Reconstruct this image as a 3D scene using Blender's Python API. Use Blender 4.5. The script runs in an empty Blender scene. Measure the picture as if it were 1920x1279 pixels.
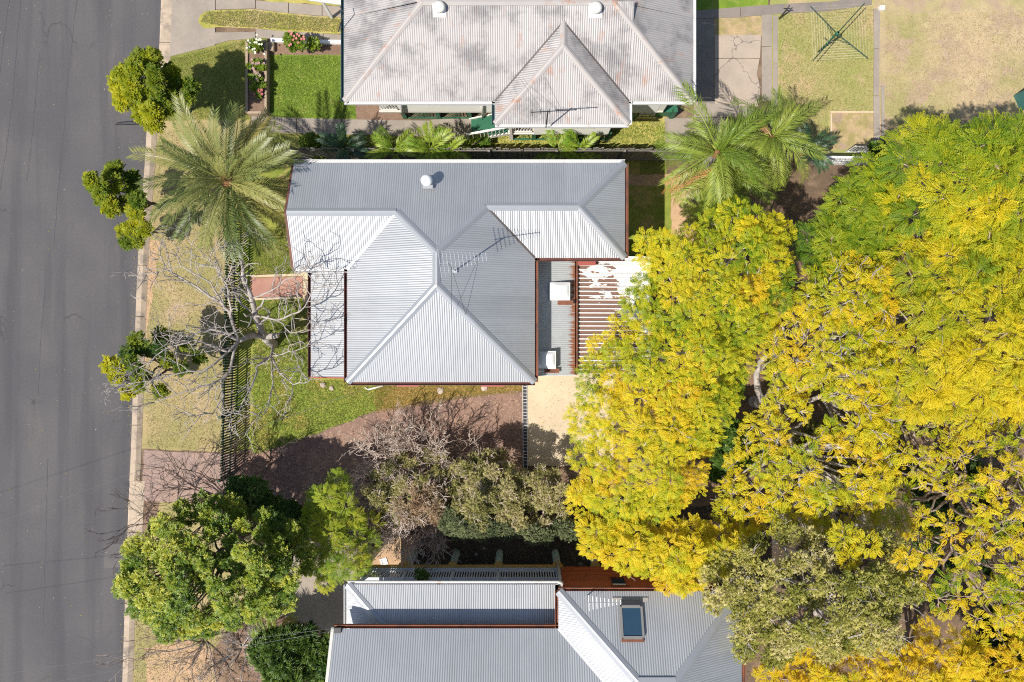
import bpy, bmesh, math, random
import numpy as np
from mathutils import Vector, Matrix
from mathutils.geometry import tessellate_polygon

random.seed(7)
RNG = np.random.default_rng(7)
C = bpy.context.scene.collection
SC = bpy.context.scene

# ------------------------------------------------------------------ camera, sky, sun, exposure
H = 29.0                       # flying height of the drone in metres
FPX = 1350.0                   # focal length in pixels of the 1920 px wide photograph
NX, NY = 975.0, 640.0          # where the plumb line below the camera meets the ground
cam_d = bpy.data.cameras.new('camera'); cam = bpy.data.objects.new('camera', cam_d); C.objects.link(cam)
cam.location = (0, 0, H); cam.rotation_euler = (0, 0, 0)
cam_d.sensor_fit = 'HORIZONTAL'; cam_d.sensor_width = 36.0; cam_d.lens = 36.0 * FPX / 1920.0
cam_d.shift_x = -15.0 / 1920.0
cam_d.clip_start = 0.1; cam_d.clip_end = 500.0
SC.camera = cam

SUN_EL = 58.0                  # degrees
SHX, SHY = 0.50, 0.37          # shadow of a 1 m stick on level ground
SUN_AZ = math.atan2(-SHY, -SHX)
world = bpy.data.worlds.new('World'); SC.world = world; world.use_nodes = True
wn = world.node_tree; bg = wn.nodes['Background']
sky = wn.nodes.new('ShaderNodeTexSky'); sky.sky_type = 'NISHITA'; sky.sun_disc = False
sky.sun_elevation = math.radians(SUN_EL)
sky.sun_rotation = math.radians(90) - SUN_AZ
wn.links.new(sky.outputs[0], bg.inputs[0]); bg.inputs[1].default_value = 0.105
sd = bpy.data.lights.new('sun', 'SUN'); sd.energy = 4.9; sd.angle = math.radians(0.5); sd.color = (1.0, 0.95, 0.87)
sun = bpy.data.objects.new('sun', sd); C.objects.link(sun)
sdir = Vector((-SHX, -SHY, 1.0)).normalized()
sun.rotation_euler = sdir.to_track_quat('Z', 'Y').to_euler(); sun.location = sdir * 60
SC.view_settings.view_transform = 'Standard'; SC.view_settings.look = 'None'
SC.view_settings.exposure = 0.25; SC.view_settings.gamma = 1.0; SC.view_settings.use_curve_mapping = False
SC.cycles.max_bounces = 6; SC.cycles.diffuse_bounces = 3; SC.cycles.glossy_bounces = 2
SC.cycles.transmission_bounces = 3; SC.cycles.use_denoising = False; SC.cycles.filter_width = 1.1

# ------------------------------------------------------------------ helpers
ORI = {}                       # world position of each object's origin

def at(px, py, z=0.0):
    """point of the place, measured off the photograph, at height z"""
    s = (H - z) / FPX
    return Vector(((px - NX) * s, (NY - py) * s, z))

def origin(o):
    return ORI.get(o.name, Vector((0, 0, 0))) if o else Vector((0, 0, 0))

def tag(o, label=None, cat=None, group=None, kind=None):
    if label: o['label'] = label
    if cat: o['category'] = cat
    if group: o['group'] = group
    if kind: o['kind'] = kind
    return o

def thing(name, label, cat, loc=(0, 0, 0), group=None):
    o = bpy.data.objects.new(name, None); C.objects.link(o); o.location = loc
    o.empty_display_size = 0.3
    ORI[o.name] = Vector(loc)
    return tag(o, label, cat, group)

class MB:
    def __init__(self): self.V = []; self.F = []
    def add(self, vs, fs):
        b = len(self.V); self.V += [tuple(v) for v in vs]; self.F += [tuple(b + i for i in f) for f in fs]; return self
    def box(self, c, s, rz=0.0):
        x, y, z = s[0] / 2, s[1] / 2, s[2] / 2; cs, sn = math.cos(rz), math.sin(rz); vs = []
        for dz in (-z, z):
            for dx, dy in ((-x, -y), (x, -y), (x, y), (-x, y)):
                vs.append((c[0] + dx * cs - dy * sn, c[1] + dx * sn + dy * cs, c[2] + dz))
        return self.add(vs, [(3, 2, 1, 0), (4, 5, 6, 7), (0, 1, 5, 4), (1, 2, 6, 5), (2, 3, 7, 6), (3, 0, 4, 7)])
    def beam(self, p0, p1, w, h, up=(0, 0, 1)):
        p0, p1 = Vector(p0), Vector(p1); d = (p1 - p0).normalized(); up = Vector(up)
        if abs(d.dot(up)) > 0.98: up = Vector((0, 1, 0))
        s = d.cross(up).normalized(); u = s.cross(d).normalized(); vs = []
        for p in (p0, p1):
            for a, b in ((-1, -1), (1, -1), (1, 1), (-1, 1)): vs.append(p + s * (a * w / 2) + u * (b * h / 2))
        return self.add(vs, [(3, 2, 1, 0), (4, 5, 6, 7), (0, 1, 5, 4), (1, 2, 6, 5), (2, 3, 7, 6), (3, 0, 4, 7)])
    def prism(self, pts, z0, z1, inset=0.0):
        pts = [Vector((p[0], p[1], 0)) for p in pts]
        ar = sum(pts[i].x * pts[i - 1].y - pts[i - 1].x * pts[i].y for i in range(len(pts)))
        if ar > 0: pts = pts[::-1]
        n = len(pts); cen = sum(pts, Vector()) / n
        tops = []
        for p in pts:
            d = cen - p; tops.append(p + d.normalized() * inset if d.length > inset else p)
        tris = tessellate_polygon([pts])
        vs = [(p.x, p.y, z0) for p in pts] + [(p.x, p.y, z1 - inset * 0.7) for p in pts] + [(p.x, p.y, z1) for p in tops]
        fs = [(i, (i + 1) % n, n + (i + 1) % n, n + i) for i in range(n)]
        fs += [(n + i, n + (i + 1) % n, 2 * n + (i + 1) % n, 2 * n + i) for i in range(n)]
        for t in tris:
            a, b, c = (pts[i] for i in t)
            t = tuple(t) if (b - a).cross(c - a).z > 0 else tuple(t[::-1])
            fs.append(tuple(2 * n + i for i in t)); fs.append(tuple(i for i in t[::-1]))
        return self.add(vs, fs)
    def poly(self, pts):
        return self.add(pts, [tuple(range(len(pts)))])
    def lathe(self, c, prof, n=16):
        vs, fs = [], []
        for r, z in prof:
            for k in range(n):
                a = 2 * math.pi * k / n; vs.append((c[0] + r * math.cos(a), c[1] + r * math.sin(a), c[2] + z))
        m = len(prof)
        for j in range(m - 1):
            for k in range(n): fs.append((j * n + k, j * n + (k + 1) % n, (j + 1) * n + (k + 1) % n, (j + 1) * n + k))
        fs.append(tuple((m - 1) * n + k for k in range(n)))
        return self.add(vs, fs)
    def tube(self, path, rad, seg=6):
        path = [Vector(p) for p in path]; n = len(path)
        if not hasattr(rad, '__len__'): rad = [rad] * n
        vs, fs = [], []
        for i, p in enumerate(path):
            d = (path[min(i + 1, n - 1)] - path[max(i - 1, 0)])
            d = d.normalized() if d.length > 1e-9 else Vector((0, 0, 1))
            a = d.cross(Vector((0.31, 0.17, 0.93)));
            if a.length < 0.05: a = d.cross(Vector((1, 0, 0)))
            a.normalize(); b = d.cross(a)
            for k in range(seg):
                t = 2 * math.pi * k / seg; vs.append(p + (a * math.cos(t) + b * math.sin(t)) * rad[i])
        for i in range(n - 1):
            for k in range(seg): fs.append((i * seg + k, i * seg + (k + 1) % seg, (i + 1) * seg + (k + 1) % seg, (i + 1) * seg + k))
        fs.append(tuple(range(seg))[::-1]); fs.append(tuple((n - 1) * seg + k for k in range(seg)))
        return self.add(vs, fs)

def build(name, mb, m, parent=None, smooth=False, loc=None):
    """ONE mesh object; vertices are given in world metres"""
    off = origin(parent) if parent else (Vector(loc) if loc is not None else Vector((0, 0, 0)))
    me = bpy.data.meshes.new(name)
    me.from_pydata([(v[0] - off.x, v[1] - off.y, v[2] - off.z) for v in mb.V], [], mb.F); me.update()
    if smooth: me.polygons.foreach_set('use_smooth', [True] * len(me.polygons))
    me.materials.append(m)
    o = bpy.data.objects.new(name, me); C.objects.link(o)
    if parent: o.parent = parent
    elif loc is not None: o.location = loc
    ORI[o.name] = off
    return o

def local(name, mb, m, parent, loc, smooth=False):
    """mesh given round its own origin and placed at world loc under parent"""
    o = build(name, mb, m, None, smooth)
    if parent: o.parent = parent
    o.location = Vector(loc) - origin(parent); ORI[o.name] = Vector(loc)
    return o

def np_build(name, V, F, m, parent=None, col=None, smooth=False):
    off = origin(parent) if parent else Vector((0, 0, 0))
    V = np.asarray(V, np.float32) - np.array(off, np.float32); F = np.asarray(F, np.int32)
    me = bpy.data.meshes.new(name); k = F.shape[1]
    me.vertices.add(len(V)); me.vertices.foreach_set('co', V.ravel())
    me.loops.add(F.size); me.loops.foreach_set('vertex_index', F.ravel())
    me.polygons.add(len(F)); me.polygons.foreach_set('loop_start', np.arange(len(F), dtype=np.int32) * k)
    me.update(calc_edges=True)
    if smooth: me.polygons.foreach_set('use_smooth', [True] * len(F))
    if col is not None:
        a = me.color_attributes.new('leaf', 'FLOAT_COLOR', 'POINT')
        cc = np.ones((len(V), 4), np.float32); cc[:, :3] = col; a.data.foreach_set('color', cc.ravel())
    me.materials.append(m)
    o = bpy.data.objects.new(name, me); C.objects.link(o)
    if parent: o.parent = parent
    ORI[o.name] = off
    return o

def copy_to(o, loc, rot=None, parent=None, scale=None):
    c = o.copy(); C.objects.link(c)
    if parent is not None: c.parent = parent; c.location = Vector(loc) - origin(parent)
    else: c.location = loc
    if rot is not None: c.rotation_euler = rot
    if scale is not None: c.scale = scale
    return c

# ------------------------------------------------------------------ materials
class NT:
    def __init__(self, name):
        self.m = bpy.data.materials.new(name); self.m.use_nodes = True
        self.t = self.m.node_tree; self.t.nodes.clear()
        self.out = self.t.nodes.new('ShaderNodeOutputMaterial')
    def n(self, ty, ins=None, **kw):
        nd = self.t.nodes.new('ShaderNode' + ty)
        for k, v in kw.items(): setattr(nd, k, v)
        for k, v in (ins or {}).items():
            if hasattr(v, 'is_output') or isinstance(v, bpy.types.NodeSocket): self.t.links.new(v, nd.inputs[k])
            else: nd.inputs[k].default_value = v
        return nd
    def noise(self, vec, scale, detail=4.0, rough=0.55):
        return self.n('TexNoise', {'Vector': vec, 'Scale': scale, 'Detail': detail, 'Roughness': rough}).outputs['Fac']
    def step(self, v, lo, hi):
        return self.n('MapRange', {0: v, 1: lo, 2: hi, 3: 0.0, 4: 1.0}, interpolation_type='SMOOTHSTEP').outputs[0]
    def math(self, op, a, b=0.0): return self.n('Math', {0: a, 1: b}, operation=op).outputs[0]
    def mix(self, f, a, b, mode='MIX'):
        nd = self.n('Mix', {}, data_type='RGBA', blend_type=mode)
        for k, v in ((0, f), (6, a), (7, b)):
            if isinstance(v, bpy.types.NodeSocket): self.t.links.new(v, nd.inputs[k])
            else: nd.inputs[k].default_value = v if k == 0 else (tuple(v) + (1,))[:4]
        return nd.outputs[2]
    def pos(self): return self.n('NewGeometry').outputs['Position']
    def scaled(self, vec, s): return self.n('Mapping', {'Vector': vec, 'Scale': s}).outputs[0]
    def gain(self, col, v):
        hsv = self.n('HueSaturation', {'Color': col, 'Value': v}); return hsv.outputs[0]
    def surf(self, col, rough=0.8, metal=0.0, bump=None, bstr=0.3, bdist=0.02, spec=0.3):
        p = self.n('BsdfPrincipled', {'Base Color': col if isinstance(col, bpy.types.NodeSocket) else tuple(col) + (1,),
                                      'Roughness': rough, 'Metallic': metal, 'Specular IOR Level': spec})
        if bump is not None:
            b = self.n('Bump', {'Height': bump, 'Strength': bstr, 'Distance': bdist}); self.t.links.new(b.outputs[0], p.inputs['Normal'])
        self.t.links.new(p.outputs[0], self.out.inputs[0]); return self.m

def ground_mat(name, c1, c2, c3=None, s1=0.8, s3=0.5, t3=(0.52, 0.66), fine=25.0, amt=0.5, rough=0.95, bstr=0.5, speck=None):
    t = NT(name); p = t.pos()
    col = t.mix(t.step(t.noise(p, s1, 6), 0.35, 0.65), c1, c2)
    if c3: col = t.mix(t.step(t.noise(t.scaled(p, (1.0, 1.0, 1.0)), s3, 7, 0.65), *t3), col, c3)
    f = t.noise(p, fine, 5, 0.7); g = t.noise(p, fine * 0.22, 3)
    v = t.math('ADD', t.math('MULTIPLY', f, amt), t.math('ADD', t.math('MULTIPLY', g, amt * 0.7), 1.0 - amt * 0.85))
    col = t.gain(col, v)
    if speck:
        sc, lo, cs = speck; w = t.n('TexVoronoi', {'Vector': p, 'Scale': sc}).outputs['Color']
        w = t.n('SeparateColor', {0: w}).outputs[0]
        col = t.mix(t.step(w, lo, lo + 0.02), col, cs)
    return t.surf(col, rough, bump=f, bstr=bstr, bdist=0.03)

def paint(name, c, rough=0.5, var=0.12, scale=3.0, metal=0.0, dirt=None, spec=0.3):
    t = NT(name); p = t.pos()
    v = t.math('ADD', t.math('MULTIPLY', t.noise(p, scale, 5), var * 2), 1.0 - var)
    col = t.gain(t.mix(0.0, c, c), v)
    if dirt: col = t.mix(t.math('MULTIPLY', t.step(t.noise(p, dirt[1], 6, 0.7), dirt[2], dirt[2] + 0.18), dirt[3]), col, dirt[0])
    return t.surf(col, rough, metal, spec=spec)

def wood(name, c, var=0.25, grain=(30, 30, 3), rough=0.75):
    t = NT(name); p = t.pos(); r = t.n('ObjectInfo').outputs['Random']
    g = t.noise(t.scaled(p, grain), 1.0, 4)
    v = t.math('ADD', t.math('MULTIPLY', g, var), t.math('ADD', t.math('MULTIPLY', r, var), 1.0 - var))
    return t.surf(t.gain(t.mix(0.0, c, c), v), rough, bump=g, bstr=0.2)

def roof_mat(name, c, c2, metal=0.45, rough=0.42, rust=None, blotch=0.5, axis=0):
    """corrugated iron: sheet to sheet tone, weather streaks, blotches, rust"""
    t = NT(name); p = t.pos()
    sep = t.n('SeparateXYZ', {0: p})
    along = sep.outputs[axis]
    sheet = t.n('TexWhiteNoise', {'W': t.math('FLOOR', t.math('DIVIDE', along, 0.762))}, noise_dimensions='1D').outputs[0]
    streak = t.noise(t.scaled(p, (9, 0.7, 1) if axis == 0 else (0.7, 9, 1)), 1.0, 5)
    blot = t.step(t.noise(p, 1.1, 6, 0.65), 0.42, 0.68)
    col = t.mix(t.math('MULTIPLY', blot, blotch), c, c2)
    v = t.math('ADD', t.math('MULTIPLY', sheet, 0.10), t.math('ADD', t.math('MULTIPLY', streak, 0.22), 0.84))
    col = t.gain(col, v)
    met = metal
    if rust:
        rf = t.step(t.math('ADD', t.noise(t.scaled(p, (2.2, 0.8, 1) if axis == 0 else (0.8, 2.2, 1)), 1.0, 8, 0.72), 0.0), rust, rust + 0.14)
        col = t.mix(t.math('MULTIPLY', rf, 0.55), col, (0.36, 0.15, 0.07))
        met = t.math('MULTIPLY', t.math('SUBTRACT', 1.0, rf), metal)
    return t.surf(col, rough, met, spec=0.4)

def leaf_mat(name, trans=0.35, rough=0.5):
    t = NT(name)
    a = t.n('VertexColor', layer_name='leaf').outputs[0]
    d = t.n('BsdfPrincipled', {'Base Color': a, 'Roughness': rough, 'Specular IOR Level': 0.25})
    tr = t.n('BsdfTranslucent', {'Color': a})
    mx = t.n('MixShader', {0: trans, 1: d.outputs[0], 2: tr.outputs[0]})
    t.t.links.new(mx.outputs[0], t.out.inputs[0]); return t.m

def frond_mat(name, c1, c2, trans=0.25):
    t = NT(name); r = t.n('ObjectInfo').outputs['Random']; p = t.n('TexCoord').outputs['Object']
    col = t.mix(r, c1, c2)
    col = t.gain(col, t.math('ADD', t.math('MULTIPLY', t.noise(p, 9.0, 3), 0.6), 0.7))
    d = t.n('BsdfPrincipled', {'Base Color': col, 'Roughness': 0.42, 'Specular IOR Level': 0.5})
    tr = t.n('BsdfTranslucent', {'Color': col})
    mx = t.n('MixShader', {0: trans, 1: d.outputs[0], 2: tr.outputs[0]})
    t.t.links.new(mx.outputs[0], t.out.inputs[0]); return t.m

M = {}
# ground
M['soil'] = ground_mat('soil_litter', (0.20, 0.13, 0.085), (0.13, 0.09, 0.06), (0.26, 0.18, 0.12), fine=18, amt=0.9, bstr=0.8)
M['verge'] = ground_mat('verge_dry_grass', (0.39, 0.30, 0.15), (0.29, 0.26, 0.10), (0.42, 0.31, 0.20), s1=0.55, s3=0.45, fine=22, amt=0.5)
M['vergegreen'] = ground_mat('verge_green_grass', (0.25, 0.24, 0.06), (0.17, 0.19, 0.04), (0.34, 0.27, 0.11), s1=0.6, fine=22, amt=0.5)
M['strip'] = ground_mat('strip_grass', (0.42, 0.36, 0.10), (0.30, 0.29, 0.06), (0.48, 0.37, 0.18), s1=1.3, fine=20, amt=0.55)
M['lawn'] = ground_mat('bright_lawn', (0.19, 0.27, 0.03), (0.12, 0.20, 0.02), (0.28, 0.31, 0.07), s1=0.9, s3=1.2, fine=22, amt=0.45)
M['yardgrass'] = ground_mat('yard_grass', (0.27, 0.28, 0.055), (0.14, 0.20, 0.025), (0.36, 0.29, 0.10), s1=0.5, s3=0.7, t3=(0.5, 0.62), fine=22, amt=0.55)
M['sidegrass'] = ground_mat('side_grass', (0.20, 0.27, 0.035), (0.27, 0.28, 0.05), (0.36, 0.25, 0.07), s1=0.6, s3=0.35, t3=(0.5, 0.6), fine=22, amt=0.55)
M['brownweeds'] = ground_mat('brown_weeds', (0.37, 0.22, 0.08), (0.29, 0.20, 0.06), (0.42, 0.28, 0.13), s1=1.4, fine=22, amt=0.6)
M['backgrass'] = ground_mat('back_lawn_grass', (0.38, 0.32, 0.14), (0.28, 0.29, 0.09), (0.44, 0.33, 0.18), s1=0.35, s3=0.5, fine=24, amt=0.4)
M['tan'] = ground_mat('tan_dirt_grass', (0.46, 0.35, 0.21), (0.31, 0.28, 0.115), (0.38, 0.28, 0.19), s1=0.30, s3=0.9, t3=(0.47, 0.6), fine=14, amt=0.65)
M['gravel'] = ground_mat('brown_gravel', (0.28, 0.175, 0.13), (0.20, 0.13, 0.105), (0.35, 0.23, 0.16), s1=0.9, fine=16, amt=0.85, bstr=0.9, speck=(19.0, 0.93, (0.40, 0.27, 0.20)))
def pinkdrive():
    t = NT('pink_crazed_drive'); p = t.pos()
    col = t.mix(t.step(t.noise(p, 0.9, 6), 0.35, 0.65), (0.37, 0.255, 0.205), (0.31, 0.225, 0.19))
    w = t.n('VectorMath', {0: p, 1: t.n('TexNoise', {'Vector': p, 'Scale': 6.0, 'Detail': 3.0}).outputs['Color']}, operation='ADD').outputs[0]
    v = t.n('TexVoronoi', {'Vector': w, 'Scale': 7.0}); g = t.n('SeparateColor', {0: v.outputs['Color']}).outputs[0]
    e = t.n('TexVoronoi', {'Vector': w, 'Scale': 7.0}, feature='DISTANCE_TO_EDGE').outputs['Distance']
    col = t.gain(col, t.math('ADD', t.math('MULTIPLY', g, 0.35), 0.82))
    col = t.mix(t.math('MULTIPLY', t.math('SUBTRACT', 1.0, t.step(e, 0.02, 0.10)), 0.45), col, (0.15, 0.10, 0.085))
    col = t.gain(col, t.math('ADD', t.math('MULTIPLY', t.noise(p, 24, 5, 0.7), 0.6), 0.7))
    return t.surf(col, 0.9, bump=e, bstr=0.4)
M['pinkdrive'] = pinkdrive()
M['sand'] = ground_mat('sandy_dirt', (0.52, 0.34, 0.20), (0.44, 0.29, 0.18), (0.40, 0.30, 0.15), fine=16, amt=0.6)
M['bedsoil'] = ground_mat('garden_soil', (0.25, 0.16, 0.11), (0.20, 0.13, 0.09), (0.32, 0.21, 0.14), fine=18, amt=0.9, bstr=0.9)
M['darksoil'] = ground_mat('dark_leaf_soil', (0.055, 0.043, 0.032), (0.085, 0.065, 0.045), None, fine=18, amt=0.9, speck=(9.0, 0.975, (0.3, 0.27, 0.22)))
M['concrete'] = ground_mat('concrete_grey', (0.33, 0.28, 0.23), (0.28, 0.24, 0.20), (0.22, 0.19, 0.16), s1=0.9, s3=1.3, t3=(0.55, 0.8), fine=30, amt=0.3, bstr=0.15, rough=0.85)
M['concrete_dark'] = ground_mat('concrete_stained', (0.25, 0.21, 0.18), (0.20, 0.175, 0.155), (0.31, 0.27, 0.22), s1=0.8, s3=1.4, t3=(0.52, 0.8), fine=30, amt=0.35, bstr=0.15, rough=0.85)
M['concrete_pale'] = ground_mat('concrete_pale', (0.58, 0.47, 0.33), (0.52, 0.42, 0.29), (0.44, 0.37, 0.27), s1=0.8, s3=0.7, t3=(0.6, 0.85), fine=26, amt=0.3, bstr=0.1, rough=0.85)
M['kerb'] = ground_mat('kerb_concrete', (0.48, 0.38, 0.28), (0.40, 0.32, 0.24), (0.26, 0.215, 0.17), s1=1.2, s3=2.0, t3=(0.48, 0.66), fine=24, amt=0.55, bstr=0.2)
M['cream'] = ground_mat('cream_concrete', (0.60, 0.48, 0.32), (0.54, 0.42, 0.28), None, fine=30, amt=0.3, bstr=0.1)
M['pinkpath'] = ground_mat('pink_path', (0.42, 0.23, 0.17), (0.36, 0.19, 0.15), (0.46, 0.28, 0.2), s1=1.2, fine=26, amt=0.35, bstr=0.15)
M['boxdirt'] = ground_mat('weedy_dirt', (0.44, 0.32, 0.18), (0.30, 0.25, 0.10), (0.33, 0.24, 0.17), s1=2.2, s3=1.6, fine=18, amt=0.8)
M['stone'] = ground_mat('pale_stone', (0.52, 0.43, 0.34), (0.42, 0.34, 0.27), None, s1=3, fine=30, amt=0.5)

def asphalt():
    t = NT('asphalt'); p = t.pos()
    base = t.mix(t.step(t.noise(p, 0.25, 6), 0.35, 0.65), (0.088, 0.084, 0.088), (0.108, 0.102, 0.103))
    st = t.noise(t.scaled(p, (1.1, 0.07, 1)), 1.0, 5)          # wheel paths along the road
    base = t.mix(t.math('MULTIPLY', t.step(st, 0.46, 0.66), 0.7), base, (0.070, 0.067, 0.072))
    dust = t.step(t.noise(t.scaled(p, (0.9, 0.16, 1)), 1.0, 7, 0.65), 0.58, 0.76)
    base = t.mix(t.math('MULTIPLY', dust, 0.6), base, (0.155, 0.135, 0.118))
    f = t.noise(p, 55.0, 3, 0.8); f2 = t.noise(p, 12.0, 4, 0.7)
    v = t.math('ADD', t.math('MULTIPLY', f, 1.0), t.math('ADD', t.math('MULTIPLY', f2, 0.55), 0.24))
    col = t.gain(base, v)
    ck = t.n('TexVoronoi', {'Vector': t.n('VectorMath', {0: p, 1: t.n('TexNoise', {'Vector': p, 'Scale': 1.3, 'Detail': 5.0}).outputs['Color']}, operation='ADD').outputs[0],
                            'Scale': 0.55}, feature='DISTANCE_TO_EDGE').outputs['Distance']
    patch = t.step(t.noise(p, 0.35, 2), 0.56, 0.66)
    crack = t.math('MULTIPLY', t.math('SUBTRACT', 1.0, t.step(ck, 0.006, 0.018)), t.math('MULTIPLY', patch, 0.6))
    col = t.mix(crack, col, (0.05, 0.047, 0.047))
    return t.surf(col, 0.9, bump=f, bstr=0.35, bdist=0.01, spec=0.25)
M['asphalt'] = asphalt()
M['tarpatch'] = ground_mat('asphalt_patch', (0.135, 0.125, 0.12), (0.115, 0.108, 0.106), None, fine=45, amt=0.6, bstr=0.2)
M['tar'] = paint('tar_seam', (0.078, 0.075, 0.078), 0.8, 0.25)

def cracked():
    t = NT('cracked_concrete'); p = t.pos()
    col = t.mix(t.step(t.noise(p, 0.9, 6), 0.4, 0.7), (0.42, 0.34, 0.27), (0.35, 0.29, 0.235))
    col = t.gain(col, t.math('ADD', t.math('MULTIPLY', t.noise(p, 25, 5, 0.7), 0.4), 0.8))
    w = t.n('VectorMath', {0: p, 1: t.n('TexNoise', {'Vector': p, 'Scale': 2.0, 'Detail': 4.0}).outputs['Color']}, operation='ADD').outputs[0]
    ck = t.n('TexVoronoi', {'Vector': w, 'Scale': 0.62}, feature='DISTANCE_TO_EDGE').outputs['Distance']
    cr = t.math('SUBTRACT', 1.0, t.step(ck, 0.004, 0.014))
    col = t.mix(t.math('MULTIPLY', cr, 0.8), col, (0.10, 0.08, 0.065))
    return t.surf(col, 0.85, bump=ck, bstr=0.05)
M['cracked'] = cracked()

# buildings
M['galv'] = roof_mat('galvanised_iron', (0.42, 0.427, 0.436), (0.345, 0.355, 0.367), 0.48, 0.47, None, 0.35, 0)
M['galv_y'] = roof_mat('galvanised_iron_side', (0.42, 0.427, 0.436), (0.345, 0.355, 0.367), 0.48, 0.47, None, 0.35, 1)
M['oldiron'] = roof_mat('weathered_iron', (0.365, 0.345, 0.335), (0.20, 0.19, 0.19), 0.15, 0.55, 0.56, 1.0, 0)
M['oldiron_y'] = roof_mat('weathered_iron_side', (0.365, 0.345, 0.335), (0.20, 0.19, 0.19), 0.15, 0.55, 0.56, 1.0, 1)
M['cap'] = paint('ridge_flashing', (0.40, 0.41, 0.425), 0.42, 0.08, 1.5, 0.5)
M['oldcap'] = paint('old_ridge_flashing', (0.40, 0.37, 0.35), 0.6, 0.12, 1.5, 0.1, ((0.38, 0.15, 0.06), 1.7, 0.53, 0.85))
M['rust'] = paint('rusty_gutter', (0.23, 0.085, 0.045), 0.8, 0.35, 5.0, 0.0, ((0.10, 0.05, 0.04), 2.5, 0.45, 0.8))
M['browngutter'] = paint('brown_gutter', (0.13, 0.055, 0.045), 0.6, 0.25, 4.0, 0.0, ((0.35, 0.13, 0.05), 1.5, 0.55, 0.8))
M['whitegutter'] = paint('white_gutter', (0.70, 0.69, 0.67), 0.45, 0.08, 3.0, 0.0, ((0.38, 0.16, 0.08), 1.4, 0.6, 0.7))
M['tealgutter'] = paint('teal_gutter', (0.07, 0.12, 0.13), 0.5)
M['valley'] = paint('valley_flashing', (0.10, 0.085, 0.08), 0.6, 0.2, 3.0, 0.1, ((0.33, 0.13, 0.05), 0.8, 0.56, 0.9))
M['cream_wall'] = paint('cream_weatherboard', (0.84, 0.82, 0.75), 0.55, 0.05)
M['white'] = paint('white_paint', (0.80, 0.80, 0.79), 0.45, 0.05)
M['offwhite'] = paint('off_white_paint', (0.72, 0.69, 0.62), 0.5, 0.08)
M['greenpaint'] = paint('heritage_green', (0.03, 0.135, 0.075), 0.5, 0.1)
M['darkgreen'] = paint('dark_green_paint', (0.02, 0.055, 0.035), 0.5, 0.15)
M['redhood'] = paint('red_awning', (0.33, 0.085, 0.065), 0.55, 0.1)
M['redboard'] = wood('stained_red_boards', (0.42, 0.10, 0.028), 0.3, (3, 30, 30), 0.5)
M['darkboard'] = wood('dark_deck_board', (0.06, 0.05, 0.04), 0.3, (30, 3, 30))
M['greywood'] = wood('grey_timber', (0.33, 0.31, 0.28), 0.2, (4, 30, 30))
M['greypaint'] = paint('grey_paint', (0.58, 0.58, 0.57), 0.5, 0.08)
M['teal'] = paint('teal_paint', (0.05, 0.15, 0.14), 0.5)
M['yellowbeam'] = paint('ochre_beam', (0.55, 0.36, 0.10), 0.6, 0.15)
M['framegrey'] = paint('window_frame_grey', (0.22, 0.215, 0.205), 0.5, 0.1)
M['post'] = paint('green_grey_post', (0.34, 0.46, 0.38), 0.6, 0.12)
M['metal'] = paint('galvanised_pipe', (0.55, 0.56, 0.57), 0.35, 0.05, 3.0, 0.7)
M['wiregrey'] = paint('wire_grey', (0.16, 0.16, 0.165), 0.6)
M['darkmetal'] = paint('dark_metal', (0.035, 0.035, 0.04), 0.5)
M['brown_wall'] = paint('brown_wall', (0.30, 0.17, 0.12), 0.7, 0.1)
M['mainwall'] = paint('pale_grey_wall', (0.62, 0.60, 0.56), 0.6, 0.06)
M['glass'] = paint('window_glass', (0.03, 0.05, 0.07), 0.05, 0.0, spec=0.8)
M['blueglass'] = paint('skylight_glass', (0.025, 0.06, 0.10), 0.08, 0.1, spec=0.8)
M['dome'] = paint('opal_dome', (0.85, 0.86, 0.86), 0.2, 0.02, spec=0.5)
M['sleeper'] = wood('timber_sleeper', (0.36, 0.27, 0.19), 0.3, (20, 3, 20))
M['palingdark'] = wood('dark_green_paling', (0.028, 0.062, 0.045), 0.4, (20, 20, 3))
M['palinggrey'] = wood('weathered_paling', (0.24, 0.22, 0.19), 0.35, (20, 20, 3))
M['bark'] = ground_mat('pale_bark', (0.42, 0.33, 0.27), (0.32, 0.25, 0.21), None, s1=4, fine=20, amt=0.6)
M['barkgrey'] = ground_mat('grey_bark', (0.47, 0.42, 0.38), (0.33, 0.29, 0.26), None, s1=3, fine=20, amt=0.6)
M['barkdark'] = ground_mat('dark_bark', (0.15, 0.11, 0.09), (0.11, 0.08, 0.07), None, s1=3, fine=20, amt=0.6)
M['twigtan'] = ground_mat('tan_twigs', (0.68, 0.56, 0.47), (0.56, 0.46, 0.39), None, s1=2, fine=20, amt=0.5)
M['leaf'] = leaf_mat('leaf_blade', 0.42)
M['glossleaf'] = leaf_mat('glossy_leaf_blade', 0.22, 0.3)
M['grassblade'] = leaf_mat('grass_blade', 0.2, 0.7)
M['datefrond'] = frond_mat('date_palm_frond', (0.10, 0.145, 0.03), (0.38, 0.365, 0.11))
M['dateyellow'] = frond_mat('yellowing_frond', (0.42, 0.34, 0.08), (0.32, 0.28, 0.07))
M['canefrond'] = frond_mat('cane_palm_frond', (0.16, 0.30, 0.02), (0.36, 0.44, 0.05), 0.35)
M['queenfrond'] = frond_mat('queen_palm_frond', (0.17, 0.27, 0.025), (0.42, 0.47, 0.08), 0.4)
M['deadfrond'] = frond_mat('dead_frond', (0.50, 0.25, 0.09), (0.56, 0.36, 0.18), 0.2)
M['greyfrond'] = frond_mat('grey_dead_frond', (0.40, 0.31, 0.22), (0.46, 0.37, 0.28), 0.2)
M['bluefrond'] = frond_mat('blue_green_frond', (0.035, 0.085, 0.04), (0.055, 0.12, 0.05), 0.25)
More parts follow.
